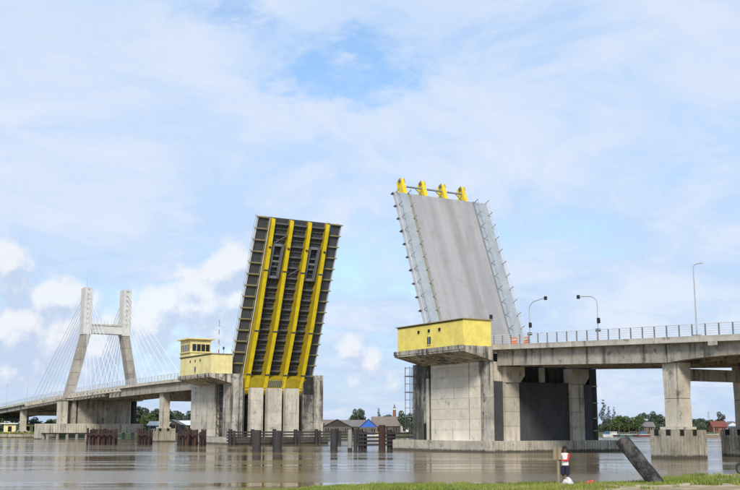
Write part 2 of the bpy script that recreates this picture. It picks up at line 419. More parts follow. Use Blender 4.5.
bk.build('near_bank', 'bank_soil', None, (0, 0, 0), smooth=True, kind='structure')

# grass on the near bank: blades
vs = []; fs = []
N = 52000
gl = rng.uniform(-6, 22, N); gd = rng.uniform(43.5, 57, N)
tuft = (np.sin(gl * 2.3 + 1) * np.sin(gd * 1.7 + gl * .8) + np.sin(gl * .9) * .6)
for l, d, t in zip(gl, gd, tuft):
    if d > shore_depth(l) - .35: continue
    ed = .9 * math.sin(l * 1.3 + .5) + .6 * math.sin(l * 3.7) + rng.normal(0, .35)
    if l > 15.4 and (t < .4 + (l - 15.4) * .12 + .2 * ed): continue
    if 8.0 + ed < l < 15.2 and d < 48.9 + ed and t < .35: continue
    z = bank_z(l, d)
    if z < .05: continue
    hgt = (.05 + .07 * rng.random() + max(0, t) * .085) * (1.5 if rng.random() < .04 else 1)
    if 13.2 < l < 14.9: hgt *= 1.5
    pp = CAMP + FWD * d + RGT * l
    a = rng.uniform(0, PI); w = .018 + .014 * rng.random(); lx, ly = rng.normal(0, .05, 2)
    o = len(vs)
    vs += [(pp.x - w * math.cos(a), pp.y - w * math.sin(a), z - .02), (pp.x + w * math.cos(a), pp.y + w * math.sin(a), z - .02), (pp.x + lx, pp.y + ly, z + hgt)]
    fs.append((o, o + 1, o + 2))
gm = MB(); gm.v = vs; gm.f = fs
tag(gm.build('grass', 'grass', None, (0, 0, 0)), 'short green grass along the edge of the near bank', 'grass', kind='stuff')

# far bank
def far_shore(u): return interp(u, [-900, -200, 0, 60, 150, 330, 420, 600, 740, 1500], [300, 330, 343, 345, 352, 360, 372, 398, 405, 420])
us = list(range(-900, 1500, 20)); rows = [(-3, -1.2), (0, .1), (1.5, 1.2), (14, 1.5), (60, 1.9), (300, 2.4), (1500, 4), (4500, 6)]
fb = MB()
for (dd, z) in rows:
    for u in us:
        pp = at(u, far_shore(u) + dd); fb.v.append((pp.x, pp.y, z + (.25 * math.sin(u * .31) if 0 < dd < 2000 else 0)))
for j in range(len(rows) - 1):
    for i in range(len(us) - 1): fb.f.append((j * len(us) + i, j * len(us) + i + 1, (j + 1) * len(us) + i + 1, (j + 1) * len(us) + i))
fb.build('far_bank', 'far_ground', None, (0, 0, 0), smooth=True, kind='structure')

# ------------------------------------------------------------------ bridge decks
def z_right(x): return interp(x, [-1, 0, 5.6, 25.4, 38.3, 60, 130], [12.97, 12.95, 12.74, 11.98, 11.5, 10.65, 7.9])
def z_left(x): return interp(x, [-340, -272, -232, -188, -152, -124, -99], [7.7, 9.7, 10.9, 12.1, 12.62, 12.87, 12.97])
WID = 18.4
def railing(root, xs, zt, y, joined, h=1.15, post='post_grey', rail='rail_white', step=1.65):
    a, b_ = xs[0], xs[-1]; n = max(1, int(abs(b_ - a) / step)); pm = MB()
    me = None
    for i in range(n + 1):
        x = a + (b_ - a) * i / n
        if joined: pm.box(x - .045, x + .045, y - .045, y + .045, zt(x), zt(x) + h)
        else:
            if me is None:
                me = MB().box(-.06, .06, -.05, .05, 0, h + .03).mesh('post'); me.materials.append(MATS[post])
            o = bpy.data.objects.new('post', me); COL.objects.link(o); o.parent = root; o.location = Vector((x, y, zt(x))) - Vector(absloc(root))
    if joined: pm.build('posts', post, root, kind='stuff')
    for k_, hh in enumerate((h, h * .8, h * .6, h * .4, h * .2)):
        m_ = MB(); r = .04 if k_ == 0 else .024
        m_.sweep([a + (b_ - a) * i / 40 for i in range(41)], lambda x: zt(x) + hh + r, y - r, y + r, 0, 2 * r)
        m_.build('rail', rail, root)

# near approach
ra = thing('approach_deck', 'grey concrete road deck running from the right-hand open leaf out of the frame', 'bridge deck', (30, 9, 10))
XR = list(np.linspace(.05, 130, 66))
def soffit(x):                                            # girder depth; arched in the span past the first bent
    if x <= 29: return 2.28
    t = ((x - 29) % 32) / 32
    return 2.25 - .75 * math.sin(PI * min(1, t)) ** .6
MB().sweep(XR, z_right, 0, WID, 0, .34).build('deck_slab', 'slab_concrete', ra)
MB().sweep(XR, z_right, .02, .42, -.26, 0).build('edge_kerb', 'slab_concrete', ra)
MB().sweep(XR, z_right, WID - .42, WID - .02, -.26, 0).build('edge_kerb', 'slab_concrete', ra)
MB().sweep(XR, z_right, .42, WID - .42, -.02, -.001).build('asphalt', 'road_deck', ra)
for y0 in (.85, 4.4, 8.1, 11.9, 16.5):
    w = 1.0
    xs = [x for x in XR if x <= 28.2]
    MB().sweep(xs, z_right, y0, y0 + w, .34, soffit).build('girder', 'deck_concrete', ra)
    xs = [28.3] + [x for x in XR if x > 29]
    MB().sweep(xs, z_right, y0, y0 + w, .34, soffit).build('girder', 'deck_concrete', ra)
for x in (1.2, 10, 19, 27.2, 36, 45):
    for y0, y1 in ((1.86, 4.39), (5.41, 8.09), (9.11, 11.89), (12.91, 16.49)):
        MB().box(x - .2, x + .2, y0, y1, z_right(x) - 1.7, z_right(x) - .36).build('diaphragm', 'deck_concrete', ra)
for x in (34.5,): MB().box(x, x + 1.1, -.10, -.01, z_right(x) - .75, z_right(x) - .36).build('bracket', 'slab_concrete', ra)
for x in np.arange(3, 60, 5.2): MB().tube((x, .2, z_right(x) - .36), (x, .2, z_right(x) - .75), .06).build('drain_pipe', 'rail_dark', ra)

rl = thing('railing', 'grey steel railing along the near edge of the right-hand approach deck', 'railing', (30, .2, 12))
railing(rl, [.3, 66], lambda x: z_right(x) + .26, .22, False)
rl = thing('railing', 'grey steel railing along the far edge of the right-hand approach deck', 'railing', (30, WID, 12))
railing(rl, [.3, 66], lambda x: z_right(x) + .26, WID - .22, True)

# far approach and cable-stayed span
la = thing('approach_deck', 'long far road deck descending left past the white-topped pylon', 'bridge deck', (-200, 9, 10))
XL = list(np.linspace(-340, -99.6, 100))
MB().sweep(XL, z_left, 0, WID, 0, .4).build('deck_slab', 'slab_concrete', la)
MB().sweep(XL, z_left, .02, .42, -.26, 0).build('edge_kerb', 'slab_concrete', la)
MB().sweep(XL, z_left, WID - .42, WID - .02, -.26, 0).build('edge_kerb', 'slab_concrete', la)
MB().sweep(XL, z_left, .42, WID - .42, -.02, -.001).build('asphalt', 'road_deck', la)
for y0 in (.7, 8.6, 16.6):
    MB().sweep([x for x in XL if x >= -156], z_left, y0, y0 + 1.1, .4, 2.25).build('girder', 'deck_concrete', la)
    MB().sweep([x for x in XL if x <= -158], z_left, y0, y0 + 1.1, .4, 1.7).build('girder', 'deck_concrete', la)
rb = MB()
for x in np.arange(-236, -143, 3.0): rb.box(x - .25, x + .25, -.45, .68, z_left(x) - 1.05, z_left(x) - .42)
rb.build('edge_ribs', 'slab_concrete', la, kind='stuff')
for x in np.arange(-330, -104, 9.0):
    for (a, c) in ((1.82, 8.58), (9.72, 16.58)): MB().box(x - .2, x + .2, a, c, z_left(x) - 1.5, z_left(x) - .42).build('diaphragm', 'deck_concrete', la)
rl = thing('railing', 'pale railing along the near edge of the far descending deck', 'railing', (-200, .2, 12))
railing(rl, [-338, -100], lambda x: z_left(x) + .26, .22, True, post='rail_grey', step=2.0)
rl = thing('railing', 'pale railing along the far edge of the far descending deck', 'railing', (-200, WID, 12))
railing(rl, [-338, -100], lambda x: z_left(x) + .26, WID - .22, True, post='rail_grey', step=2.0)

# ------------------------------------------------------------------ column bents
def ribbed_cap(root, x0, x1, y0, y1, z0, z1, step=.42, mat='cap_concrete'):
    MB().box(x0 + .12, x1 - .12, y0 + .12, y1 - .12, z0, z1).build('pile_cap', mat, root)
    r = MB()
    def rib(xa, xb, ya, yb): r.box(xa, xb, ya, yb, z0 - .02, z1 + .02 - random.random() * .10)
    for i in range(int((x1 - x0) / step)):
        xa = x0 + i * (x1 - x0) / int((x1 - x0) / step); w = (x1 - x0) / int((x1 - x0) / step)
        for ya, yb in ((y0, y0 + .14), (y1 - .14, y1)):
            j = random.random() * .05; rib(xa + .03, xa + w - .03, ya - j, yb)
    for i in range(int((y1 - y0) / step)):
        ya = y0 + i * (y1 - y0) / int((y1 - y0) / step); w = (y1 - y0) / int((y1 - y0) / step)
        for xa, xb in ((x0, x0 + .14), (x1 - .14, x1)):
            j = random.random() * .05; rib(xa, xb + j, ya + .03, ya + w - .03)
    r.build('sheet_pile_ribs', mat, root, kind='stuff')

def bent(x, zt, label, mat='pier_concrete', capz=2.8, two_caps=True, ys=(1.5, 12.0), depth=2.28, foot=-2.1):
    t = thing('column_bent', label, 'bridge pier', (x, 7, 0))
    top = zt(x) - depth - .02
    for y in ys:
        ribbed_cap(t, x - 1.95, x + 1.75, y - 1.3, y + 2.9, foot, capz)
        MB().prism([(x - 1.35, y - .45), (x + 1.3, y - .45), (x + 1.3, y + 1.95), (x - 1.35, y + 1.95)], capz + .03, capz + .32, 'z').build('plinth', 'pier_concrete', t)
        zs = [capz + .33, capz + .33 + (top - capz) * .42, top]
        lo = MB().add([(x - 1.02, y, zs[0]), (x + 1.02, y, zs[0]), (x + 1.02, y + 1.7, zs[0]), (x - 1.02, y + 1.7, zs[0]),
                       (x - 1.0, y, zs[1] - .03), (x + 1.0, y, zs[1] - .03), (x + 1.0, y + 1.66, zs[1] - .03), (x - 1.0, y + 1.66, zs[1] - .03)],
                      [(0, 3, 2, 1), (4, 5, 6, 7), (0, 1, 5, 4), (1, 2, 6, 5), (2, 3, 7, 6), (3, 0, 4, 7)]).build('column', mat, t)
        MB().box(x - .96, x + .96, y + .03, y + 1.62, zs[1] - .03, zs[1] + .02).build('joint', 'dark_concrete', t)
        MB().add([(x - 1.0, y, zs[1] + .02), (x + 1.0, y, zs[1] + .02), (x + 1.0, y + 1.66, zs[1] + .02), (x - 1.0, y + 1.66, zs[1] + .02),
                  (x - 1.12, y, zs[2]), (x + 1.12, y, zs[2]), (x + 1.12, y + 1.7, zs[2]), (x - 1.12, y + 1.7, zs[2])],
                 [(0, 3, 2, 1), (4, 5, 6, 7), (0, 1, 5, 4), (1, 2, 6, 5), (2, 3, 7, 6), (3, 0, 4, 7)]).build('column', mat, t)
        for yy in (y - .9, y + .9):
            MB().box(x + 1.60, x + 1.83, yy, yy + .5, capz - .55, capz + .06).build('notch', 'opening_dark', t)
        for xx in (x - 1.3, x + .3):
            MB().box(xx, xx + .55, y - 1.36, y - 1.2, capz - .55, capz + .06).build('notch', 'opening_dark', t)
    MB().box(x - .62, x + .62, ys[0] + 1.72, ys[1] - .02, top - 1.75, top - .55).build('cross_beam', 'deck_concrete', t)
    return t
bent(28.0, z_right, 'two-column concrete bent with ribbed caps in the water under the right-hand deck')
bent(61.0, z_right, 'two-column concrete bent on the near bank side, right of the frame', capz=2.6)
bent(-121.0, z_left, 'two-column concrete bent standing just left of the left lift pier', capz=2.9, ys=(1.5, 13.5))
bent(-249.0, z_left, 'slim concrete bent on the grassy bank at the far left of the far deck', capz=2.0, ys=(1.5, 14.5), depth=1.7)
bent(-300.0, z_left, 'concrete bent at the left frame edge, farthest of the far deck supports', capz=2.0, ys=(1.5, 14.5), depth=1.7)

# ------------------------------------------------------------------ right lift pier
def lifts(root, x0, x1, y0, y1, zs, mat, name='wall_panel'):
    """a wall cast in lifts: one block for each pour with a recessed joint between"""
    for i in range(len(zs) - 1):
        MB().box(x0, x1, y0, y1, zs[i] + (.012 if i else 0), zs[i + 1] - .012).build(name, mat, root)
    MB().box(x0 + .03, x1 - .03, y0 + .03, y1 - .03, zs[0] + .05, zs[-1] - .05).build('wall_core', 'deck_concrete', root)

rp = thing('lift_pier', 'massive pale concrete lift pier carrying the bright yellow house, right of the channel', 'bridge pier', (-9, 9, 0))
ribbed_cap(rp, -21.6, .55, -.95, 21.2, -2.15, 1.42, .46, 'pier_concrete')
ZS = [1.42, 2.75, 4.1, 5.45, 6.8, 8.15, 9.5, 10.85]
lifts(rp, -13.6, -2.8, .08, 1.6, ZS + [12.3], 'pier_concrete_pale')
lifts(rp, -17.9, -13.75, .02, 1.5, [1.42, 2.75, 5.45, 8.15, 11.6], 'pier_concrete_black', 'stained_panel')
MB().box(-15.2, -14.5, -.04, .3, 1.44, 3.6).build('doorway', 'opening_dark', rp)
MB().box(-14.4, -13.9, -.12, .0, 1.44, 9.6).build('pilaster', 'pier_concrete', rp)
lifts(rp, -2.05, -.05, -.12, .28, [1.42, 4.1, 6.8, 9.5, 12.2], 'pier_concrete_streaky', 'corner_pilaster')
MB().box(-2.8, -2.05, .6, 1.4, 1.42, 12.2).build('recess', 'dark_concrete', rp)
MB().box(-2.6, -1.2, .3, 2.0, 1.42, 12.3).build('corner_recess', 'black_shade_stain', rp)
MB().box(-4.95, -4.80, .02, .078, 1.6, 11.6).build('conduit', 'deck_concrete', rp)
MB().box(-2.68, -2.5, .25, .6, 1.6, 11.4).build('drain_pipe', 'steel_grey', rp)
# approach face under the deck
MB().box(-2.6, -1.6, 1.6, 18, 1.42, 11.9).build('back_wall', 'dark_concrete', rp)
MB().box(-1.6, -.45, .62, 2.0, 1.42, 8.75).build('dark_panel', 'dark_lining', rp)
MB().box(-1.6, -.55, .75, 1.95, 8.78, 11.2).build('upper_block', 'pier_concrete', rp)
def pier_column(y0, y1):
    zs = [1.42, 3.2, 5.0, 6.8, 8.6]
    for i in range(4): MB().box(-1.6, .0, y0, y1, zs[i] + .015, zs[i + 1] - .015).build('column_block', 'pier_concrete', rp)
    MB().box(-1.6, -.06, y0 + .06, y1 - .06, 1.45, 9).build('column_core', 'dark_concrete', rp)
    MB().prism([(y0, 8.62), (y1, 8.62), (y1 + .75, 9.5), (y1 + .75, 10.6), (y0, 10.6)], -1.55, .25, 'x').build('corbel', 'pier_concrete', rp)
pier_column(2.05, 4.25); pier_column(12.95, 15.0)
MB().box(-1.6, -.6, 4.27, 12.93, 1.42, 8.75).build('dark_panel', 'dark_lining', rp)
MB().box(-1.6, -.9, 8.7, 9.25, 8.78, 10.7).build('post', 'pier_concrete', rp)
MB().box(-1.598, -1.5, 4.3, 12.9, 8.78, 11.8).build('opening', 'black_shade_stain', rp)
for y in (5.4, 6.5, 7.6, 10.3, 11.4): MB().box(-1.5, -1.35, y, y + .16, 8.78, 11.5).build('opening_bar', 'dark_concrete', rp)
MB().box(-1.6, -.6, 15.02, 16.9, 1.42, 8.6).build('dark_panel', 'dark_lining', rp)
MB().box(-3.2, -1.0, 16.95, 18.2, 1.42, 11.8).build('end_pillar', 'black_shade_stain', rp)
for z in (2.6, 4.2, 6.2, 8.4): MB().box(-1.05, -.9, 17.3, 18.25, z, z + .12).build('pillar_ledge', 'deck_concrete', rp)
# channel face and far side
lifts(rp, -18.0, -16.6, 1.5, 3.6, [1.42, 5.45, 9.2], 'pier_concrete_black', 'channel_panel')
for y0 in (4.6, 8.3, 12.0): lifts(rp, -18.0, -16.6, y0, y0 + 3.0, [1.42, 5.45, 9.6], 'pier_concrete_pale', 'channel_panel')
MB().box(-17.6, -3.2, 16.6, 18.0, 1.42, 11.9).build('far_wall', 'pier_concrete', rp)
MB().box(-16.5, -2.7, 1.7, 16.5, 1.42, 4.0).build('pit_floor', 'dark_concrete', rp)
# platform of the house
MB().prism([(-4.55, 13.0), (-4.55, 12.32), (-3.4, 12.05), (.02, 11.25), (.02, 13.0)], -15.4, .25, 'x').build('platform', 'pier_concrete_streaky', rp)
MB().box(-15.4, .0, .03, 1.3, 12.32, 13.0).build('platform_slab', 'pier_concrete', rp)
MB().box(-15.5, .33, -4.62, -4.42, 12.55, 13.06).build('platform_edge', 'pier_concrete_streaky', rp)
for y in (-.0,):
    MB().box(-.0, .04, 1.32, WID, 12.0, 12.6).build('end_beam', 'deck_concrete', rp)

sc = thing('access_ladder', 'thin steel caged ladder on the channel end of the right lift pier', 'ladder', (-18.8, .4, 1.4))
for (x, y) in ((-19.5, -.2), (-18.3, -.2), (-19.5, .9), (-18.3, .9)): MB().tube((x, y, 1.42), (x, y, 11.4), .045, n=5).build('upright', 'rail_dark', sc)
for z in np.arange(2.4, 11.5, 1.1):
    MB().box(-19.55, -18.25, -.24, -.16, z, z + .06).build('rung', 'rail_dark', sc)
    MB().box(-19.55, -18.25, .86, .94, z, z + .06).build('rung', 'rail_dark', sc)
for z in (4.6, 7.9, 10.1): MB().box(-19.6, -17.9, -.3, 1.0, z - .08, z).build('landing', 'steel_grey', sc)

# ------------------------------------------------------------------ houses
def house(name, label, x0, x1, z0, z1, mat, roofcol):
    h = thing(name, label, 'control house', ((x0 + x1) / 2, -2.2, z0))
    MB().box(x0, x1, -4.3, .0, z0, z1).build('wall', mat, h)
    MB().box(x0 - .22, x1 + .22, -4.52, .2, z1 + .003, z1 + .11).build('roof', roofcol, h)
    MB().box(x0 + .05, x1 - .05, -4.40, -4.33, z1 - .12, z1 - .001).build('roof_edge_stain', 'dark_concrete', h)
    L = x1 - x0
    for fr in (.34, .50, .66):
        v = MB().box(x0 + L * fr - .24, x0 + L * fr + .24, -4.335, -4.22, z1 - 1.15, z1 - .72).build('vent', 'opening_dark', h)
        MB().box(x0 + L * fr - .30, x0 + L * fr + .30, -4.36, -4.303, z1 - 1.22, z1 - 1.155).build('vent_sill', mat, v)
    w = MB().box(x0 + L * .5 - .40, x0 + L * .5 + .40, -4.33, -4.22, z0 + .55, z0 + 1.55).build('window', 'glass_dark', h)
    MB().box(x0 + L * .5 - .03, x0 + L * .5 + .03, -4.36, -4.331, z0 + .55, z0 + 1.55).build('mullion', 'rail_grey', w)
    MB().box(x0 + L * .5 - .5, x0 + L * .5 + .5, -4.42, -4.303, z0 + .45, z0 + .545).build('sill', mat, w)
    return h
hr = house('control_house', 'bright yellow flat-roofed house on the right lift pier beside the grey leaf', -14.95, .0, 13.02, 16.25, 'house_yellow', 'house_fringe')
MB().box(.1, .32, -.3, .05, 16.42, 16.95).build('roof_lamp', 'black_iron', hr)
hl = house('control_house', 'cream yellow house with a glazed lookout tower on the left lift pier', -95.0, -79.4, 13.02, 16.6, 'house_cream', 'house_fringe')
MB().box(-95.05, -89.7, -4.32, -.1, 16.78, 20.0).build('tower_wall', 'house_cream', hl)
MB().box(-95.7, -89.1, -4.95, .5, 20.003, 20.25).build('tower_roof', 'house_cream', hl)
def tower_windows():
    wz0, wz1 = 17.75, 19.1
    f = MB().box(-94.7, -90.05, -4.36, -4.25, wz0, wz1).build('window_band', 'glass_dark', hl)
    for i in range(6): x = -94.7 + i * 4.65 / 5; MB().box(x - .06, x + .06, -4.41, -4.362, wz0, wz1).build('mullion', 'house_cream', f)
    f = MB().box(-89.75, -89.64, -4.05, -.35, wz0, wz1).build('window_band', 'glass_dark', hl)
    for i in range(5): y = -4.05 + i * 3.7 / 4; MB().box(-89.638, -89.58, y - .05, y + .05, wz0, wz1).build('mullion', 'house_cream', f)
    MB().box(-95.3, -89.5, -4.6, .1, 17.45, 17.62).build('tower_ledge', 'house_cream', hl)
tower_windows()
mst = thing('radio_mast', 'thin red and white radio mast rising from the cream house roof', 'mast', (-83.2, -1.2, 16.77))
for i in range(8):
    MB().tube((-83.2, -1.2, 16.77 + i * .95), (-83.2, -1.2, 16.77 + (i + 1) * .95), .085 - .006 * i, n=6).build('mast_section', ('red_paint', 'white_paint')[i % 2], mst)
MB().box(-83.5, -82.9, -1.25, -1.15, 22.2, 22.3).build('antenna_arm', 'rail_dark', mst)
mst = thing('beacon_post', 'short dark beacon post on the cream house roof beside the leaf', 'beacon', (-80.9, -1.2, 16.77))
MB().tube((-80.9, -1.2, 16.77), (-80.9, -1.2, 17.6), .04).build('pole', 'rail_dark', mst)
MB().tube((-80.9, -1.2, 17.6), (-80.9, -1.2, 18.1), .2, .16).build('beacon_lamp', 'black_iron', mst)

# ------------------------------------------------------------------ left lift pier
lp = thing('lift_pier', 'stained concrete lift pier under the yellow-ribbed leaf, left of the channel', 'bridge pier', (-89, 9, 0))
MB().box(-100.2, -78.4, -.7, 20, -2.15, 1.35).build('base', 'pier_concrete', lp)
lifts(lp, -99.6, -87.6, .0, 1.5, ZS + [12.3], 'pier_concrete')
lifts(lp, -83.1, -79.0, -.1, 2.05, ZS + [12.95], 'pier_concrete_streaky', 'corner_pilaster')
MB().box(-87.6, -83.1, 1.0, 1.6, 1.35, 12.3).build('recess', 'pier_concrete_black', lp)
MB().prism([(-4.55, 13.0), (-4.55, 12.32), (-3.4, 12.05), (-.12, 11.25), (-.12, 13.0)], -95.4, -79.1, 'x').build('platform', 'pier_concrete_streaky', lp)
MB().box(-95.4, -83.2, -.1, 1.3, 12.33, 13.0).build('platform_slab', 'pier_concrete', lp)
MB().box(-95.5, -79.02, -4.62, -4.42, 12.55, 13.06).build('platform_edge', 'pier_concrete_streaky', lp)
MB().box(-95.5, -79.4, .0, .9, 12.97, 13.02).build('platform_top', 'slab_concrete', lp)
# channel face: piers between the girder slots
for (y0, y1, m_) in ((3.75, 6.3, 'pier_concrete'), (7.3, 10.2, 'pier_concrete'), (11.1, 13.9, 'pier_concrete')):
    lifts(lp, -80.3, -79.0, y0, y1, [1.35, 3.6, 5.9, 8.2, 10.5], m_, 'channel_panel')
lifts(lp, -80.8, -79.5, 2.15, 2.65, [1.35, 5.9, 10.3], 'pier_concrete_black', 'channel_rib')
MB().box(-84, -82.2, 2.06, 17.6, 1.35, 10.2).build('back_wall', 'black_shade_stain', lp)  # painted black to give the girder slots their deep shade
for y in (6.45, 10.45, 14.1): MB().box(-80.85, -80.2, y + .1, y + .4, 1.35, 9.6).build('guide_rail', 'rust', lp)
lifts(lp, -81.2, -80.0, 15.2, 17.6, [1.35, 4, 7, 10, 13.0], 'pier_concrete_black', 'stained_panel')
MB().box(-80.0, -79.97, 15.3, 17.5, 9.4, 12.9).build('black_stain_band', 'black_shade_stain', lp)
lifts(lp, -80.9, -79.0, 17.65, 19.15, [1.35, 4, 7, 10, 13.15], 'pier_concrete_streaky', 'corner_pilaster')
MB().box(-99.4, -81.2, 17.7, 19.1, 1.35, 13.0).build('far_wall', 'pier_concrete', lp)
MB().box(-99.5, -98.4, 1.55, 17.6, 1.35, 10.6).build('approach_wall', 'dark_concrete', lp)
MB().tube((-80.2, 17.0, 13.0), (-80.2, 17.0, 15.2), .05).build('pole', 'rail_dark', lp)
sc = thing('scaffold_stair', 'narrow steel scaffold in the recess of the left lift pier', 'scaffold', (-85.4, .4, 1.36))
for x in (-87.0, -85.4, -83.8): MB().tube((x, .2, 1.37), (x, .2, 11.2), .06, n=5).build('upright', 'rail_dark', sc)
for z in np.arange(2.6, 11.4, 1.45): MB().box(-87.1, -83.7, .1, .35, z, z + .09).build('landing', 'rail_dark', sc)
for i, z in enumerate(np.arange(2.6, 9.9, 1.45)): MB().beam((-87 if i % 2 else -83.8, .12, z), (-83.8 if i % 2 else -87, .12, z + 1.45), .07, .07).build('brace', 'rail_dark', sc)

# ------------------------------------------------------------------ the two leaves
TH = math.radians(68.4)
def leaf_common(root, L, half, road, near_sign):
    """leaf-local axes: x towards the tip, y across, z out of the road surface"""
    MB().box(-2.2, L, -road, road, -.22, 0).build('road_plate', 'road_deck', root)
    for s in (-1, 1):
        a, b_ = sorted((s * (road + .16), s * half))
        MB().box(-1.6, L, a, b_, -.20, .06).build('walkway', 'steel_pale', root)
        a, b_ = sorted((s * (road + .002), s * (road + .158)))
        MB().box(-1.6, L, a, b_, -.30, .17).build('kerb', 'steel_yellow_dull' if s == near_sign else 'steel_grey', root)
        a, b_ = sorted((s * (half + .002), s * (half + .12)))
        MB().box(-1.6, L, a, b_, -.55, .12).build('edge_beam', 'edge_pale', root)
        n = int(L / 2.1); step = L / n
        for yy, nm in ((s * (half - .05), 'outer_railing'), (s * (road + .3), 'inner_railing')):
            r = MB()
            far_outer = nm == 'outer_railing' and s != near_sign
            hts = (1.1, .75, .4) if far_outer else (1.0,)
            for hh in hts: r.box(.2, L - .05, yy - .025, yy + .025, hh - .025, hh + .025)
            if far_outer:
                for xx in np.arange(.4, L, .42): r.box(xx - .012, xx + .012, yy - .012, yy + .012, .1, 1.08)
            rr = r.build(nm, 'rail_white' if far_outer else 'rail_grey', root)
            for i in range(n + 1):
                x = .25 + i * (L - .35) / n
                MB().box(x - .05, x + .05, yy - .05, yy + .05, .06, 1.16).build('post', 'rail_grey', rr)
        for i in range(n + 1):                                   # walkway brackets sticking out below the edge
            x = .25 + i * (L - .35) / n
            a, b_ = sorted((s * (road + .2), s * (half + .35)))
            MB().box(x - .09, x + .09, a, b_, -.62, -.205).build('bracket', 'steel_yellow_dull' if near_sign < 0 else 'steel_grey', root)
            if near_sign > 0 or s > 0: MB().box(x - .04, x + .04, s * (half + .36) - .10, s * (half + .36) + .14, -.62, -.15 + .2 * random.random()).build('bracket_end', 'steel_grey', root)

# right leaf: local y = 9.3 - world y
LR, YC = 26.2, 9.25
rlf = thing('bascule_leaf', 'raised grey road leaf with four yellow girder tips, right of the channel', 'bridge leaf', (-14.15, YC, 13.0), local=True, rot=(0, -TH, PI))
leaf_common(rlf, LR, 8.25, 5.85, 1)
GY = [3.05, 6.75, 10.45, 14.15]
def girder(root, y, L, d0, d1, tip, w=.95, shaded_web=True):
    prof = [(-1.6, -.24), (tip, -.24), (tip, -.24 - d1 * .75), (tip - 1.2, -.24 - d1), (L * .35, -.24 - d0), (-1.6, -.24 - d0)]
    gd_ = MB().prism(prof, y - w * .36, y + w * .36, 'y').build('girder', 'steel_yellow_shaded' if shaded_web else 'steel_yellow', root)
    f = MB()
    for (p0, p1) in ((prof[5], prof[4]), (prof[4], prof[3]), (prof[3], prof[2])):
        f.prism([(p0[0], p0[1] - .002), (p1[0], p1[1] - .002), (p1[0], p1[1] - .07), (p0[0], p0[1] - .07)], y - w * .5, y + w * .5, 'y')
    f.build('flange', 'steel_yellow', gd_)
    return gd_
for wy in GY:
    y = YC - wy
    gd_ = girder(rlf, y, LR, 2.3, 1.25, LR + 2.8, .82, False)
    MB().box(LR + 2.2, LR + 2.86, y - .37, y - .302, -.95, -.2).build('lock_plate', 'steel_yellow_dull', gd_)
    MB().box(LR + 2.2, LR + 2.86, y + .302, y + .37, -.95, -.2).build('lock_plate', 'steel_yellow_dull', gd_)
    MB().tube((LR + 2.5, y - .40, -.6), (LR + 2.5, y + .40, -.6), .15).build('lock_pin', 'black_iron', gd_)
for i in range(3):
    a, b_ = YC - GY[i] - .5, YC - GY[i + 1] + .5
    MB().box(LR + 1.35, LR + 1.55, b_, a, -.42, -.22).build('end_tie', 'steel_grey', rlf)
    MB().beam((LR + .05, b_ + .1, -.3), (LR + 1.4, b_ + 1.3, -.3), .1, .1).build('tie_brace', 'steel_grey', rlf)
for i in range(13):
    x = .25 + i * 2.14
    MB().box(x - .12, x + .12, -5.6, 5.6, -1.2, -.222).build('cross_beam', 'steel_dark', rlf)

# left leaf: local y = world y - centre
LL, YL = 31.0, 9.45
llf = thing('bascule_leaf', 'raised leaf showing its dark underside and four yellow girders, left of the channel', 'bridge leaf', (-82.3, YL, 13.0), local=True, rot=(0, -TH, 0))
leaf_common(llf, LL, 8.75, 6.4, -1)
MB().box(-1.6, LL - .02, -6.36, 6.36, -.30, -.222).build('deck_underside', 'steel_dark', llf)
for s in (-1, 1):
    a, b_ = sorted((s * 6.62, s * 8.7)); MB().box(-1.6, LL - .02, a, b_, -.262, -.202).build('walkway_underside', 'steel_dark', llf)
GL = [3.5, 7.35, 11.2, 15.0]
for wy in GL:
    y = wy - YL
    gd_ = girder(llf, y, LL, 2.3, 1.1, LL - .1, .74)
    for x in (1.0, 9.6, 21.2):
        dd = np.interp(x, [0, LL * .35, LL - 1.3], [2.3, 2.3, 1.1]) + .24
        MB().box(x - .14, x + .14, y - .58, y + .58, -dd - .12, -dd - .073).build('splice_plate', 'steel_dark', gd_)
    MB().tube((LL - 5.4, y - .2, -1.75), (LL - 5.4, y + .2, -1.75), .16).build('pin', 'black_iron', gd_)
bays = [(-6.3, GL[0] - YL - .4), (GL[0] - YL + .4, GL[1] - YL - .4), (GL[1] - YL + .4, GL[2] - YL - .4), (GL[2] - YL + .4, GL[3] - YL - .4), (GL[3] - YL + .4, 6.3)]
for i in range(15):
    x = 1.2 + i * 2.06
    for k_, (a, b_) in enumerate(bays):
        MB().box(x - .07, x + .07, a + .002, b_ - .002, -.78, -.302).build('cross_beam', 'steel_mid', llf)
        if k_ in (1, 2, 3): MB().box(x - .16, x + .16, a + .004, b_ - .004, -.84, -.782).build('beam_flange', 'steel_mid', llf)
for i in range(14):
    x = 2.23 + i * 2.06
    for (a, b_) in bays[1:4]: MB().box(x - .04, x + .04, a + .002, b_ - .002, -.55, -.306).build('deck_rib', 'steel_mid', llf)
for (a, b_) in bays[1:4]:
    for i in range(3): 
        y = a + (b_ - a) * (i + 1) / 4
        MB().box(-1.4, LL - .1, y - .05, y + .05, -.5, -.304).build('stringer', 'steel_dark', llf)
for k_ in (1, 3):                                              # grey inspection frames near the tip
    a, b_ = bays[k_]; a += .25; b_ -= .25
    fr = MB().box(19.6, 26.2, a, a + .55, -1.25, -.86).build('inspection_frame', 'steel_mid', llf)
    MB().box(19.6, 26.2, b_ - .55, b_, -1.25, -.86).build('frame_side', 'steel_mid', fr)
    for x in (19.6, 25.8): MB().box(x, x + .4, a + .552, b_ - .552, -1.25, -.86).build('frame_end', 'steel_grey', fr)
    MB().box(22.7, 23.0, a + .552, b_ - .552, -1.15, -.9).build('frame_rung', 'steel_grey', fr)
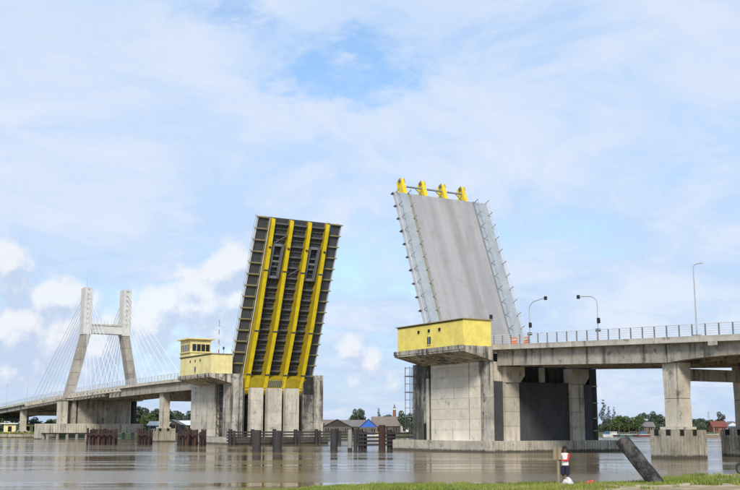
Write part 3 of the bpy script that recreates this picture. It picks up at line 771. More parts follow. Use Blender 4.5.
for (i, k_) in ((9, 2), (12, 1)):
    a, b_ = bays[k_]; x = 1.2 + i * 2.06
    MB().beam((x + .1, a + .1, -.95), (x + 1.9, b_ - .1, -.95), .14, .14).build('diagonal_brace', 'steel_mid', llf)
MB().tube((-1.0, -6.45, -1.0), (LL - .1, -6.45, -.75), .075, n=6).build('white_pipe', 'white_paint', llf)
# heavy end beam with the four girder heels
eb = MB().box(-1.9, .25, GL[0] - YL - 1.9, GL[3] - YL + .8, -2.5, -.6).build('end_beam', 'steel_yellow_shaded', llf)
MB().box(-1.4, -.1, -1.6, 1.6, -2.56, -2.502).build('grille', 'steel_yellow_dull', eb)
for i in range(9): y = -1.5 + i * .37; MB().box(-1.35, -.15, y, y + .1, -2.62, -2.562).build('grille_bar', 'steel_dark', eb)
for wy in GL:
    y = wy - YL
    MB().prism([(-1.9, -.8), (-1.9, -2.95), (-2.9, -2.6), (-3.8, -1.6), (-3.6, -.9)], y - .42, y + .42, 'y').build('heel', 'steel_yellow', llf)
    MB().tube((-2.3, y - .7, -1.7), (-2.3, y + .7, -1.7), .4, n=12).build('trunnion', 'black_iron', llf)

# ------------------------------------------------------------------ cable-stayed pylon
py = thing('pylon', 'tall concrete H-shaped pylon with white upper legs standing over the far deck', 'pylon', (-190, 9, 0))
def leg_block(y0a, y0b, y1a, y1b, z0, z1, xh0, xh1, mat, name):
    return MB().add([(-190 - xh0, y0a, z0), (-190 + xh0, y0a, z0), (-190 + xh0, y0b, z0), (-190 - xh0, y0b, z0),
                     (-190 - xh1, y1a, z1), (-190 + xh1, y1a, z1), (-190 + xh1, y1b, z1), (-190 - xh1, y1b, z1)],
                    [(0, 3, 2, 1), (4, 5, 6, 7), (0, 1, 5, 4), (1, 2, 6, 5), (2, 3, 7, 6), (3, 0, 4, 7)]).build(name, mat, py)
def lerp(a, b_, t): return a + (b_ - a) * t
for (a0, b0, a1, b1) in ((-1.05, 1.1, 3.05, 5.05), (17.6, 19.75, 14.2, 16.2)):
    for i in range(5):                                          # lower leg cast in five lifts
        t0, t1 = i / 5, (i + 1) / 5
        leg_block(lerp(a0, a1, t0), lerp(b0, b1, t0), lerp(a0, a1, t1), lerp(b0, b1, t1), 11.0 + 17.6 * t0 + .03, 11.0 + 17.6 * t1 - .03, 1.9 - .1 * t0, 1.9 - .1 * t1, 'pylon_concrete', 'leg_lift')
    leg_block(a1 - .2, b1 + .2, a1 - .1, b1 + .1, 28.62, 41.7, 1.95, 1.9, 'pylon_white', 'upper_leg')
    for z in np.arange(31.5, 41, 1.35):
        MB().box(-188.12, -188.03, a1 + .6, a1 + 1.3, z, z + .5).build('anchor_box', 'rail_grey', py)
MB().box(-191.5, -188.5, 5.27, 14.0, 29.0, 31.2).build('cross_beam', 'pylon_white', py)
MB().box(-191.7, -188.3, 5.26, 13.98, 31.203, 31.6).build('beam_ledge', 'slab_concrete', py)
for y in np.arange(5.8, 14, 1.0): MB().box(-188.4, -188.34, y, y + .08, 31.62, 32.4).build('ledge_post', 'rail_grey', py)
MB().box(-190, -189.96, 3.9, 3.94, 41.7, 44.2).build('lightning_rod', 'rail_dark', py)
# pylon pier under the deck
pp_ = thing('pylon_pier', 'wide dark concrete wall pier on a ribbed cap beneath the pylon', 'bridge pier', (-190, 9, 0))
MB().box(-191, -187.6, 2.4, 17.2, 4.15, 10.35).build('wall', 'deck_concrete', pp_)
for y in (5.6, 9.8, 13.9): MB().box(-187.6, -187.5, y, y + .18, 4.15, 10.3).build('wall_rib', 'pier_concrete', pp_)
MB().box(-192, -187.2, -2.3, -.65, 4.15, 10.38).build('column', 'pier_concrete', pp_)
MB().box(-192, -187.9, .7, 1.9, 4.15, 10.35).build('column', 'deck_concrete', pp_)
MB().box(-192, -187.9, 17.6, 18.9, 4.15, 10.35).build('column', 'dark_concrete', pp_)
MB().box(-193, -186.8, -2.6, 20.3, 10.4, 10.8).build('cap_beam', 'deck_concrete', pp_)
ribbed_cap(pp_, -197.5, -186.6, -6.7, 20.6, 1.75, 4.15, .7, 'pier_concrete')
for y in np.arange(-5.6, 20, 2.6): MB().tube((-187.4, y, -2.1), (-187.4, y, 1.76), .42, n=10).build('pile', 'pile_concrete', pp_)
for x in (-196.4, -193.4, -190.4): MB().tube((x, -5.9, -2.1), (x, -5.9, 1.76), .42, n=10).build('pile', 'pile_concrete', pp_)
MB().box(-197.4, -190.5, -6.75, -5.4, -2.1, 1.73).build('skirt_wall', 'pier_concrete', pp_)

def cables(yt, yd, sgn, which, side):
    for i in range(7):
        z = 40.2 - i * 1.35; xa = -190 + sgn * (44 - i * 5.1)
        t = MB().tube((-190 + sgn * 1.96, yt, z), (xa, yd, z_left(xa) + .3), .065, n=5)
        tag(t.build('stay_cable', 'cable_white', None, (0, 0, 0)), '%s of the seven stay cables fanning from the %s pylon leg to the %s' % (('top', 'second', 'third', 'fourth', 'fifth', 'sixth', 'lowest')[i], which, side), 'cable', 'stay cables of the pylon')
cables(4.0, .9, -1, 'near', 'left'); cables(4.0, .9, 1, 'near', 'right'); cables(15.2, 17.6, -1, 'far', 'left'); cables(15.2, 17.6, 1, 'far', 'right')

# ------------------------------------------------------------------ lamps, signals and barriers on the decks
def signal(x, y, sx, label):
    z = z_right(x); t = thing('signal_pole', label, 'traffic signal', (x, y, z))
    MB().box(x - .2, x + .2, y - .2, y + .2, z, z + .25).build('base', 'rail_grey', t)
    pts = [Vector((x, y, z + .25)), Vector((x, y, z + 4.4))]
    for i in range(1, 7):
        a = i / 6 * PI / 2; pts.append(Vector((x + sx * 1.5 * (1 - math.cos(a)), y, z + 4.4 + .95 * math.sin(a))))
    pts.append(Vector((x + sx * 2.9, y, z + 5.5)))
    MB().path(pts, .05).build('pole', 'rail_grey', t, smooth=True)
    for nm, (px, pz) in (('signal_head', (x + sx * 3.05, z + 5.25)), ('lower_signal_head', (x + .12, z + 2.2))):
        hd = MB().box(px - .13, px + .13, y - .13, y + .13, pz, pz + (.42 if nm == 'signal_head' else .6)).build(nm, 'black_iron', t)
        for k_ in range(2): MB().tube((px + .13, y, pz + .11 + .21 * k_), (px + .23, y, pz + .09 + .21 * k_), .08, n=8).build('visor', 'black_iron', hd)
    MB().box(x - .22, x + .22, y - .2, y + .2, z + 1.3, z + 1.6).build('control_box', 'black_iron', t)
signal(6.3, 1.0, 1, 'curved signal pole by the leaf foot with its arm to the right')
signal(18.1, 1.0, -1, 'curved signal pole midway along the right railing with its arm to the left')
def lamp(x, y, zt, label, h=7.2, group=None, d=1):
    z = zt(x); t = thing('street_lamp', label, 'street lamp', (x, y, z), group)
    MB().box(x - .35, x + .35, y - .3, y + .3, z + .0, z + .42).build('base', 'slab_concrete', t)
    MB().path([(x, y, z + .42), (x - .05 * d, y, z + h), (x + .05 * d, y, z + h + .2), (x + .5 * d, y, z + h + .3)], [.075, .045, .035, .035]).build('pole', 'rail_grey', t)
    MB().box(*sorted((x + .5 * d, x + 1.25 * d)), y - .13, y + .13, z + h + .26, z + h + .36).build('lamp_head', 'rail_white', t)
lamp(32.3, .9, z_right, 'tall slim street lamp standing alone on the right-hand approach deck')
lamp(-127, 17.5, z_left, 'slim street lamp on the far deck, left of the two beside the cream house', 9.0, 'lamps on the far deck')
lamp(-118.5, 17.5, z_left, 'slim street lamp on the far deck, right of the two beside the cream house', 7.0, 'lamps on the far deck')
lamp(-240, 1.0, z_left, 'slim street lamp on the far deck left of the pylon cables', 7.5, 'lamps on the far deck')
lamp(-268, 1.0, z_left, 'slim street lamp on the far deck at the left frame edge', 7.5, 'lamps on the far deck')
for (x, lab) in ((2.6, 'orange plastic road barrier nearest the raised leaf foot'), (5.0, 'orange plastic road barrier beside the first signal pole')):
    z = z_right(x) + .02; t = thing('road_barrier', lab, 'barrier', (x, 1.6, z), 'orange barriers behind the railing')
    MB().prism([(1.3, z), (1.9, z), (1.72, z + .55), (1.68, z + 1.15), (1.52, z + 1.15), (1.48, z + .55)], x - .45, x + .45, 'x').build('body', 'orange_plastic', t)
    MB().box(x - .46, x + .46, 1.47, 1.50, z + .75, z + .92).build('band', 'white_paint', t)

# ------------------------------------------------------------------ fenders and piles in the water
def fender(x, y0, y1, label, s, z0=.55, rows=4, pitch=.52):
    t = thing('timber_fender', label, 'fender', (x, (y0 + y1) / 2, 0))
    n = max(2, int((y1 - y0) / 4.4)); 
    for i in range(n + 1):
        y = y0 + (y1 - y0) * i / n
        MB().tube((x, y, -2.1), (x, y, z0 + rows * pitch + .1 + .15 * random.random()), .38, n=10).build('fender_pile', 'black_iron', t, smooth=True)
        MB().tube((x - .1, y + .8, -2.1), (x - .1, y + .8, z0 + rows * pitch - .1), .26, n=8).build('fender_pile', 'timber_dark', t, smooth=True)
    for r in range(rows):
        z = z0 + r * pitch
        MB().box(*sorted((x + s * .30, x + s * .52)), y0 - .5, y1 + .6, z, z + .27).build('wale_beam', 'timber_dark', t)
fender(-76.9, -1.2, 25.5, 'dark timber fender with horizontal beams along the left lift pier', -1)
fender(-24.4, -4.5, 24, 'dark timber fender along the channel end of the right lift pier', 1)
def water_pile(u, d, r, h, mat, label, group='round piles standing in the channel', lean=0.):
    p = at(u, d, 0); t = thing('mooring_pile', label, 'pile', (p.x, p.y, 0), group)
    MB().tube((p.x, p.y, -2.1), (p.x + lean, p.y, h), r, r * .98, n=18).build('shaft', mat, t, smooth=True)
    MB().tube((p.x + lean, p.y, h + .002), (p.x + lean, p.y, h + .05), r * .9, r * .82, n=18).build('head', 'pile_steel', t)
    MB().tube((p.x, p.y, .0), (p.x, p.y, .35), r * 1.02, r * 1.02, n=18).build('tide_band', 'timber_dark', t, smooth=True)
water_pile(257, 138, .57, 2.7, 'pile_steel', 'dark round pile in front of the left pier, left of the pair')
water_pile(277.5, 138, .57, 2.6, 'pile_steel', 'dark round pile in front of the left pier, right of the pair')
water_pile(334, 144, .47, 2.85, 'pile_steel', 'dark round pile just right of the left lift pier')
water_pile(350, 147, .30, 2.8, 'pile_concrete', 'slim pale pile, left of the close pair in mid channel')
water_pile(355.5, 147, .25, 2.75, 'pile_steel', 'slim pile, right of the close pair in mid channel')
water_pile(382, 144, .45, 3.35, 'rust', 'rusty brown pile in the channel just left of the right pier')

def dolphin(u0, u1, d, h, label, n=6, gap=()):
    a, b_ = at(u0, d), at(u1, d); m_ = (a + b_) / 2
    t = thing('pile_cluster', label, 'pile cluster', (m_.x, m_.y, 0), 'rusty steel pile clusters')
    for i in range(n):
        if i in gap: continue
        q = a + (b_ - a) * (i / (n - 1)); q += FWD * (.5 * (i % 2)) ; r = (b_ - a).length / (n - 1) * .47
        MB().tube((q.x, q.y, -2.1), (q.x + random.uniform(-.12, .12), q.y, h * (.78 + .25 * random.random())), r * random.uniform(.75, 1.0), n=10).build('pile', ('rust', 'timber_dark', 'rust_pale', 'timber_dark', 'rust', 'black_iron')[(i + n) % 6], t, smooth=True)
        q2 = q + FWD * 2.4
        MB().tube((q2.x, q2.y, -2.1), (q2.x, q2.y, h * (.9 + .1 * random.random())), r, n=10).build('pile', 'rust', t, smooth=True)
    for z in (h * .62,): MB().beam((a.x - FWD.x * .6, a.y - FWD.y * .6, z), (b_.x - FWD.x * .6, b_.y - FWD.y * .6, z), .25, .28).build('wale_beam', 'rust', t)
dolphin(178.5, 188, 190, 3.0, 'rusty pile cluster beside the left lift pier, left of two', 5)
dolphin(190, 203, 192, 2.95, 'dark rusty pile cluster against the left lift pier side, right of two', 6, (3,))
dolphin(88, 113, 203, 2.95, 'long rusty pile cluster in front of the pylon pier', 10)
dolphin(139, 148.5, 203, 2.9, 'short rusty pile cluster left of the white-roofed shed', 4)

# ------------------------------------------------------------------ far bank: trees
def leafball(c, r, n, size, flat=.75):
    vs = []; fs = []
    d = rng.normal(size=(n, 3)); d /= np.linalg.norm(d, axis=1)[:, None]
    rad = r * (.45 + .6 * rng.random(n) ** .6)
    ps = d * rad[:, None]; ps[:, 2] *= flat
    return ps + np.array(c), None
def crown_mesh(name, blobs, n, size, mat, droop=0.):
    vs = []; fs = []
    tot = sum(b_[3] ** 2 for b_ in blobs)
    for (x, y, z, r) in blobs:
        pts, _ = leafball((x, y, z), r, int(n * r * r / tot), size)
        for p in pts:
            a = rng.normal(size=3); a /= np.linalg.norm(a); b_ = np.cross(a, rng.normal(size=3)); b_ /= np.linalg.norm(b_) + 1e-6
            s = size * (.6 + .8 * rng.random()); o = len(vs)
            vs += [tuple(p - a * s), tuple(p + b_ * s * .55), tuple(p + a * s), tuple(p - b_ * s * .55)]; fs.append((o, o + 1, o + 2, o + 3))
    me = bpy.data.meshes.new(name); me.from_pydata(vs, [], fs); me.materials.append(MATS[mat]); return me
def trunk_mesh(h, r, blobs):
    t = MB(); t.tube((0, 0, -.5), (.04 * h, 0, h * .45), r, r * .65, 8)
    for (x, y, z, rr) in blobs[:5]: t.tube((.04 * h, 0, h * .42), (x * .7, y * .7, z), r * .5, r * .15, 5)
    me = t.mesh('trunk'); me.materials.append(MATS['bark']); return me
def rblobs(h, w, n, z0=.28):
    out = []
    for i in range(n):
        a = random.uniform(0, 2 * PI); t = random.random(); z = h * (z0 + (.93 - z0) * t)
        rr = w * (.55 + .45 * math.sin(PI * (.25 + .7 * t))) * random.uniform(.2, .75)
        out.append((rr * math.cos(a), rr * math.sin(a), z, w * random.uniform(.30, .55)))
    return out
KINDS = []
for k_ in range(3):
    bl = rblobs(8, 3.4, 14); KINDS.append((crown_mesh('crown', bl, 2200, .28, 'leaf_green'), trunk_mesh(8, .22, bl), 'broad'))
for k_ in range(2):
    bl = rblobs(9, 3.0, 14); KINDS.append((crown_mesh('crown', bl, 2000, .28, 'leaf_dark'), trunk_mesh(9, .24, bl), 'dark'))
for k_ in range(2):
    bl = [(random.uniform(-.8, .8) * (1 - t) * 1.6, random.uniform(-.8, .8) * (1 - t) * 1.6, 2.2 + 9.2 * t, 1.5 * (1.05 - t * .75)) for t in np.linspace(0, 1, 11)]
    KINDS.append((crown_mesh('crown', bl, 1000, .26, 'leaf_grey'), trunk_mesh(11, .2, bl), 'feathery'))
def tree(u, d, h, kind, label, group='trees on the far bank', wide=1.0):
    cm, tm, nm = KINDS[kind]; p = at(u, d, 1.2)
    base = {'broad': 8.6, 'dark': 9.4, 'feathery': 12.0}[nm]; s = h / base
    t = thing('tree', label, 'tree', p, group, local=True, rot=(0, 0, random.uniform(0, 6.28)))
    t.scale = (s * wide, s * wide, s)
    for nme, me in (('crown', cm), ('trunk', tm)):
        o = bpy.data.objects.new(nme, me); COL.objects.link(o); o.parent = t
# right of the right pier
for (u, d, h, k_, w, lab) in (
    (604, 424, 13.0, 5, 1.0, 'tall feathery grey-green tree against the right edge of the right pier'),
    (609, 428, 10.5, 6, 1.0, 'feathery grey-green tree, second from the right pier'),
    (614.5, 430, 10.2, 5, .8, 'slender feathery tree sticking up left of the round green tree'),
    (618, 418, 6.8, 0, 1.1, 'round bright green tree behind the moored boats, left of two'),
    (624, 420, 7.2, 1, 1.1, 'round bright green tree with a wide crown behind the moored boats'),
    (636, 418, 7.2, 2, 1.1, 'bright green tree in the middle of the gap behind the leaning pile'),
    (644, 434, 8.2, 4, .9, 'dark bushy tree just left of the right column bent'),
    (651, 436, 8.6, 3, .9, 'dark tree beside the left edge of the right column bent'),
    (656, 436, 7.6, 4, .9, 'dark tree half hidden by the right column bent'),
    (663, 436, 7.4, 3, 1.0, 'dark tree directly behind the near right column'),
    (692, 450, 5.6, 3, 1.3, 'low dark tree just right of the near right column'),
    (699, 452, 6.0, 4, 1.3, 'low dark tree in the gap between the right columns, second from left'),
    (705, 452, 5.8, 3, 1.3, 'low dark tree in the gap between the right columns, third from left'),
    (711, 452, 5.4, 0, 1.3, 'low green tree left of the red shed'),
    (721, 448, 8.6, 3, .8, 'dark tree rising behind the red shed'),
    (742, 450, 7.0, 4, 1.2, 'dark tree at the right frame edge behind the far right column')):
    tree(u, d, h, k_, lab, wide=w)
# channel gap
for (u, d, h, k_, w, lab) in (
    (357, 395, 8.8, 3, .7, 'dark green tree above the roofs, left of the close pair'),
    (361.5, 397, 9.2, 4, .7, 'dark green tree above the roofs, right of the close pair'),
    (353, 396, 6.8, 0, .8, 'small green tree behind the long grey roof'),
    (378.5, 402, 9.4, 6, .9, 'pale feathery tree behind the blue-gabled shed'),
    (387, 402, 7.0, 4, 1.2, 'low tree behind the brown roof in the channel gap'),
    (404, 372, 7.8, 3, .9, 'dark tree on the shore just left of the right pier'),
    (409.5, 374, 7.2, 4, 1.0, 'dark tree on the shore behind the caged ladder')):
    tree(u, d, h, k_, lab, wide=w)
# behind the far deck
for i, u in enumerate((132, 138, 143.5, 149, 154, 159, 165, 170, 175.5, 181, 187)):
    k_ = (3, 4, 3, 0, 4, 3, 4, 1, 3, 4, 3)[i]
    tree(u, 372 + 6 * (i % 3), (8.5, 9.6, 9.0, 7.2, 8.8, 8.4, 8.6, 7.4, 8.0, 7.6, 7.8)[i], k_, 'tree %s from the left in the dark row behind the white-roofed shed' % ('first', 'second', 'third', 'fourth', 'fifth', 'sixth', 'seventh', 'eighth', 'ninth', 'tenth', 'eleventh')[i], wide=1.25)
for (u, d, h, k_, lab) in ((-6, 405, 6, 0, 'green tree at the left frame edge under the far deck'), (34, 410, 6, 3, 'low dark tree behind the yellow huts under the far deck'), (52, 410, 5.8, 1, 'low green tree beside the pylon pier')):
    tree(u, d, h, k_, lab, wide=1.2)

def scrub(u0, u1, n, h0, h1, dmin, dmax, label, mat):
    vs = []; fs = []
    for _ in range(n):
        u = random.uniform(u0, u1); d = far_shore(u) + random.uniform(dmin, dmax); q = at(u, d, 1.2)
        hh = (h0 + (h1 - h0) * (.5 + .5 * math.sin(u * .9) * math.sin(u * .37 + 1))) * random.random() ** .7
        for k_ in range(2):
            a = rng.normal(size=3); a /= np.linalg.norm(a); b_ = np.cross(a, rng.normal(size=3)); b_ /= np.linalg.norm(b_) + 1e-6
            c_ = np.array(q) + np.array((random.uniform(-.4, .4), random.uniform(-.4, .4), hh)); s_ = random.uniform(.2, .42); o = len(vs)
            vs += [tuple(c_ - a * s_), tuple(c_ + b_ * s_ * .6), tuple(c_ + a * s_), tuple(c_ - b_ * s_ * .6)]; fs.append((o, o + 1, o + 2, o + 3))
    me = bpy.data.meshes.new('scrub'); me.from_pydata(vs, [], fs); me.materials.append(MATS[mat])
    o = bpy.data.objects.new('scrub', me); COL.objects.link(o); tag(o, label, 'scrub', kind='stuff')
scrub(598, 1050, 22000, 2.2, 4.6, 22, 46, 'continuous dark scrub behind the far shore at the right', 'leaf_dark')
scrub(318, 420, 4500, 1.8, 3.8, 20, 40, 'green scrub behind the sheds in the channel gap', 'leaf_dark')
scrub(-260, 195, 17000, 2.4, 5.0, 22, 44, 'dark scrub along the far bank behind the far deck', 'leaf_dark')

# ------------------------------------------------------------------ far bank: buildings
def shed(u, d, w, depth, wall_h, roof_h, wall, roof, label, gable_front=False, gable_mat=None, stilts=0., base=1.3, name='shed', over=.4, yaw=0.0, openings=3):
    p = at(u, d, base); t = thing(name, label, 'shed' if name == 'shed' else 'house', p, local=True, rot=(0, 0, FACE + yaw))
    z0 = stilts; a, b_ = -w / 2, w / 2
    MB().box(a, b_, 0, depth, z0, z0 + wall_h).build('wall', wall, t, (0, 0, 0))
    zt = z0 + wall_h
    if gable_front:
        MB().prism([(a, zt + .003), (b_, zt + .003), (0, zt + roof_h)], .01, depth - .01, 'y').build('gable', gable_mat or wall, t, (0, 0, 0))
        for s in (-1, 1):
            MB().prism([(s * (b_ + over), zt - over * roof_h / b_ + .02), (0, zt + roof_h + .02), (0, zt + roof_h + .16), (s * (b_ + over), zt - over * roof_h / b_ + .16)], -over, depth + over, 'y').build('roof_slope', roof, t, (0, 0, 0))
    else:
        MB().prism([(0.01, zt + .003), (depth - .01, zt + .003), (depth / 2, zt + roof_h)], a + .01, b_ - .01, 'x').build('gable', gable_mat or wall, t, (0, 0, 0))
        k_ = over * roof_h / (depth / 2)
        MB().prism([(-over, zt - k_ + .02), (depth / 2, zt + roof_h + .02), (depth / 2, zt + roof_h + .16), (-over, zt - k_ + .16)], a - over, b_ + over, 'x').build('roof_slope', roof, t, (0, 0, 0))
        MB().prism([(depth + over, zt - k_ + .02), (depth / 2, zt + roof_h + .021), (depth / 2, zt + roof_h + .161), (depth + over, zt - k_ + .16)], a - over, b_ + over, 'x').build('roof_slope', roof, t, (0, 0, 0))
    for i in range(openings):
        x = a + w * (i + .5) / openings
        f = MB().box(x - .55, x + .55, -.04, .1, z0 + wall_h * .25, z0 + wall_h * .78).build('window', 'opening_dark', t, (0, 0, 0))
        MB().box(x - .03, x + .03, -.06, -.041, z0 + wall_h * .25, z0 + wall_h * .78).build('frame', 'white_paint', f, (0, 0, 0))
    if stilts:
        for x in np.linspace(a + .2, b_ - .2, 4):
            for y in (.2, depth - .2): MB().tube((x, y, -2.5), (x, y, z0), .12, n=6).build('stilt', 'timber_dark', t, (0, 0, 0))
    return t
shed(337, 371, 10, 9, 2.2, 2.5, 'wall_timber', 'roof_grey', 'dark-gabled grey-roofed shed against the left lift pier edge', True, 'timber_dark', base=1.2)
shed(352, 374, 10.5, 8, 2.4, 2.0, 'wall_timber', 'roof_grey', 'long low shed with grey pitched roof left of the blue gable', base=1.2)
shed(368.5, 368, 6.3, 9, 2.3, 2.7, 'wall_timber', 'roof_grey', 'shed with a bright blue gable facing the channel', True, 'blue_paint', base=1.0, openings=2)
shed(386, 378, 9.5, 9, 2.6, 3.0, 'wall_timber', 'roof_brown', 'brown-roofed shed right of the blue gable', base=1.2)
shed(400, 384, 6, 7, 3.0, 2.0, 'white_paint', 'roof_brown', 'small white-walled house left of the dark shoreline trees', base=1.2, name='house', openings=2)
shed(326, 386, 9, 7, 2.6, 2.0, 'wall_timber', 'roof_brown', 'shed half hidden behind the left lift pier', base=1.2)
shed(158, 300, 5.4, 7, 1.3, 1.0, 'hull_blue', 'white_paint', 'white-roofed stilt shed seen left of the near far-deck column', stilts=2.2, base=.2, openings=2)
shed(171.5, 303, 4.6, 7, 1.6, 1.2, 'timber_dark', 'roof_grey', 'dark open stilt shed with grey roof beside the left lift pier', True, 'wall_timber', stilts=2.2, base=.2, openings=2)
shed(186, 312, 5.0, 7, 1.5, 1.1, 'wall_timber', 'white_paint', 'pale-roofed stilt shed hidden behind the rusty pile cluster', stilts=2.2, base=.2, openings=2)
shed(720, 418, 5.4, 6, 2.4, 1.9, 'brick_red', 'shed_red', 'red-brown shed on the shore between the right columns', base=1.2, openings=2)
shed(733, 420, 5.2, 6, 2.6, 1.6, 'hull_blue', 'roof_grey', 'blue-grey roofed shed beside the far right column', True, 'white_paint', base=1.2, openings=2)
shed(646, 420, 6.4, 6, 2.4, 1.6, 'wall_timber', 'roof_grey', 'grey-roofed timber shed behind the boats left of the right column bent', base=1.2, openings=2)
shed(632, 424, 6.0, 6, 2.2, 1.7, 'wall_timber', 'roof_brown', 'brown shed behind the boats in the right-hand gap', base=1.2, openings=2)
# yellow huts on the bank under the far deck
def hut(u, d, w, dep_, h, label, over, wall='house_cream', roof='white_paint', n=1):
    p = at(u, d, 1.55); t = thing('hut', label, 'hut', p, local=True, rot=(0, 0, FACE))
    MB().box(-w / 2, w / 2, 0, dep_, 0, h).build('wall', wall, t, (0, 0, 0))
    MB().box(-w / 2 - over, w / 2 + over, -over, dep_ + over, h + .003, h + .3).build('roof', roof, t, (0, 0, 0))
    for i in range(n):
        x = -w / 2 + w * (i + .5) / n
        MB().box(x - .6, x + .6, -.05, .1, .3, 2.0).build('doorway', 'opening_dark', t, (0, 0, 0))
    for x in (-w / 2 + .25, w / 2 - .25): MB().box(x - .15, x + .15, -.12, -.002, 0, h).build('pilaster', 'white_paint', t, (0, 0, 0))
hut(10, 350, 3.9, 4, 2.75, 'small pale yellow hut with white flat roof at the far left', .9)
hut(35, 362, 7.0, 5, 2.6, 'long yellow hut on the grassy bank left of the pylon pier', .15, n=3, roof='roof_brown')
hut(53, 366, 3.6, 5, 2.2, 'small yellow hut right beside the pylon pier', .15, roof='roof_brown')
bw = thing('bank_wall', 'pale stone retaining wall along the waterline at the far left', 'wall', at(20, far_shore(20) - .4, 0))
bp = MB(); 
for i in range(22):
    u = -120 + i * 8.0; a, b_ = at(u + .1, far_shore(u) - .6), at(u + 7.8, far_shore(u + 8) - .6)
    c_, d_ = at(u + 7.8, far_shore(u + 8) + .5), at(u + .1, far_shore(u) + .5)
    MB().prism([(a.x, a.y), (b_.x, b_.y), (c_.x, c_.y), (d_.x, d_.y)], -1.5, 1.05 + .15 * random.random(), 'z').build('wall_block', 'bank_wall_stone', bw)
vs = []; fs = []
for _ in range(5000):
    u = random.uniform(-60, 48); d = far_shore(u) + random.uniform(.6, 14); p = at(u, d, 1.25)
    hgt = random.uniform(.2, .7); a = random.uniform(0, PI); w = .12; o = len(vs)
    vs += [(p.x - w * math.cos(a), p.y - w * math.sin(a), p.z), (p.x + w * math.cos(a), p.y + w * math.sin(a), p.z), (p.x + random.uniform(-.2, .2), p.y, p.z + hgt)]; fs.append((o, o + 1, o + 2))
gm = MB(); gm.v = vs; gm.f = fs
tag(gm.build('weeds', 'grass', None, (0, 0, 0)), 'bright green weeds on the bank beneath the far deck', 'weeds', kind='stuff')

ch = thing('brick_tower', 'thin red-brown tower standing above the roofs in the channel gap', 'tower', at(394.5, 388, 1.2))
p = at(394.5, 388, 1.2)
MB().tube((p.x, p.y, p.z), (p.x, p.y, p.z + 8.2), .75, .55, 10).build('shaft', 'brick_red', ch)
MB().tube((p.x, p.y, p.z + 8.2), (p.x, p.y, p.z + 8.6), .8, .7, 10).build('gallery', 'white_paint', ch)
MB().tube((p.x, p.y, p.z + 8.6), (p.x, p.y, p.z + 10.4), .5, .05, 10).build('spire', 'roof_grey', ch)
p = at(709, 760, 1.5); tw = thing('lattice_mast', 'faint far lattice mast on the horizon between the right columns', 'mast', p)
for (dx, dy) in ((-1, -1), (1, -1), (1, 1), (-1, 1)): MB().beam((p.x + dx, p.y + dy, p.z), (p.x + dx * .25, p.y + dy * .25, p.z + 13), .16, .16).build('leg', 'rail_grey', tw)
for z in (3, 6, 9, 12): 
    s = 1 - .75 * z / 13; MB().box(p.x - s, p.x + s, p.y - s, p.y + s, p.z + z, p.z + z + .15).build('ring', 'rail_grey', tw)

# ------------------------------------------------------------------ boats
def boat(u, d, L, hullm, cabm, label, yaw=0.1, cabin=True, group='boats moored along the far shore'):
    p = at(u, d, 0); t = thing('fishing_boat', label, 'boat', p, group, local=True, rot=(0, 0, FACE + yaw))
    secs = [(-.5, .62, .78), (-.3, .95, .70), (0, 1, .66), (.28, .85, .78), (.42, .5, 1.05), (.5, .06, 1.35)]
    bw_ = L * .13; vs = []; fs = []
    for (sx, wf, sh) in secs:
        x = sx * L; w = bw_ * wf
        vs += [(x, -w, sh), (x * .96, -w * .55, -.25), (x * .96, w * .55, -.25), (x, w, sh), (x * .98, w * .85, sh - .02), (x * .98, -w * .85, sh - .02)]
    for i in range(len(secs) - 1):
        for j in range(6): fs.append((6 * i + j, 6 * i + (j + 1) % 6, 6 * i + 6 + (j + 1) % 6, 6 * i + 6 + j))
    fs += [(0, 1, 2, 3, 4, 5), tuple(6 * (len(secs) - 1) + j for j in range(5, -1, -1))]
    MB().add(vs, fs).build('hull', hullm, t, (0, 0, 0))
    MB().box(-.48 * L, .40 * L, -bw_ * 1.02, -bw_ * .98, .60, .74).build('rubbing_strake', 'white_paint', t, (0, 0, 0))
    if cabin:
        c_ = MB().box(-.34 * L, .06 * L, -bw_ * .7, bw_ * .7, .62, 1.7).build('cabin', cabm, t, (0, 0, 0))
        MB().box(-.38 * L, .11 * L, -bw_ * .85, bw_ * .85, 1.703, 1.80).build('cabin_roof', 'roof_grey', c_, (0, 0, 0))
        for i in range(3): x = -.30 * L + i * .12 * L; MB().box(x, x + .07 * L, -bw_ * .7 - .03, -bw_ * .7 - .002, 1.1, 1.5).build('cabin_window', 'glass_dark', c_, (0, 0, 0))
    MB().tube((.2 * L, 0, .6), (.2 * L, 0, 3.6), .05, n=5).build('mast', 'timber_brown', t, (0, 0, 0))
boat(608, 394, 4.6, 'white_paint', 'hull_blue', 'small white boat with blue cabin against the right pier', .5)
boat(615.5, 396, 6.0, 'timber_dark', 'white_paint', 'dark boat with white cabin, second from the right pier', -.25)
boat(626, 395, 5.6, 'hull_green', 'wall_timber', 'green-hulled boat with brown cabin in the right-hand gap', .15, False)
boat(635.5, 397, 6.6, 'timber_dark', 'wall_timber', 'dark-hulled boat with brown cabin in the right-hand gap', -.3)
boat(644.5, 394, 5.4, 'shed_red', 'hull_blue', 'red-hulled boat just left of the right column bent', .2)
boat(652, 398, 4.6, 'white_paint', 'wall_timber', 'white boat with brown cabin touching the right column bent', -.5)
boat(710, 402, 7.0, 'timber_brown', 'wall_timber', 'low brown open boat between the right columns', .05, False)
boat(361, 356, 5.5, 'hull_green', 'white_paint', 'small green boat below the blue gable, left of two', .1, True)
boat(372.5, 355, 6.0, 'white_paint', 'hull_blue', 'white boat with blue cabin below the blue gable, right of two', -.1)
boat(379, 358, 4.0, 'orange_plastic', 'house_yellow', 'small orange boat with yellow cabin left of the rusty pile', .3)

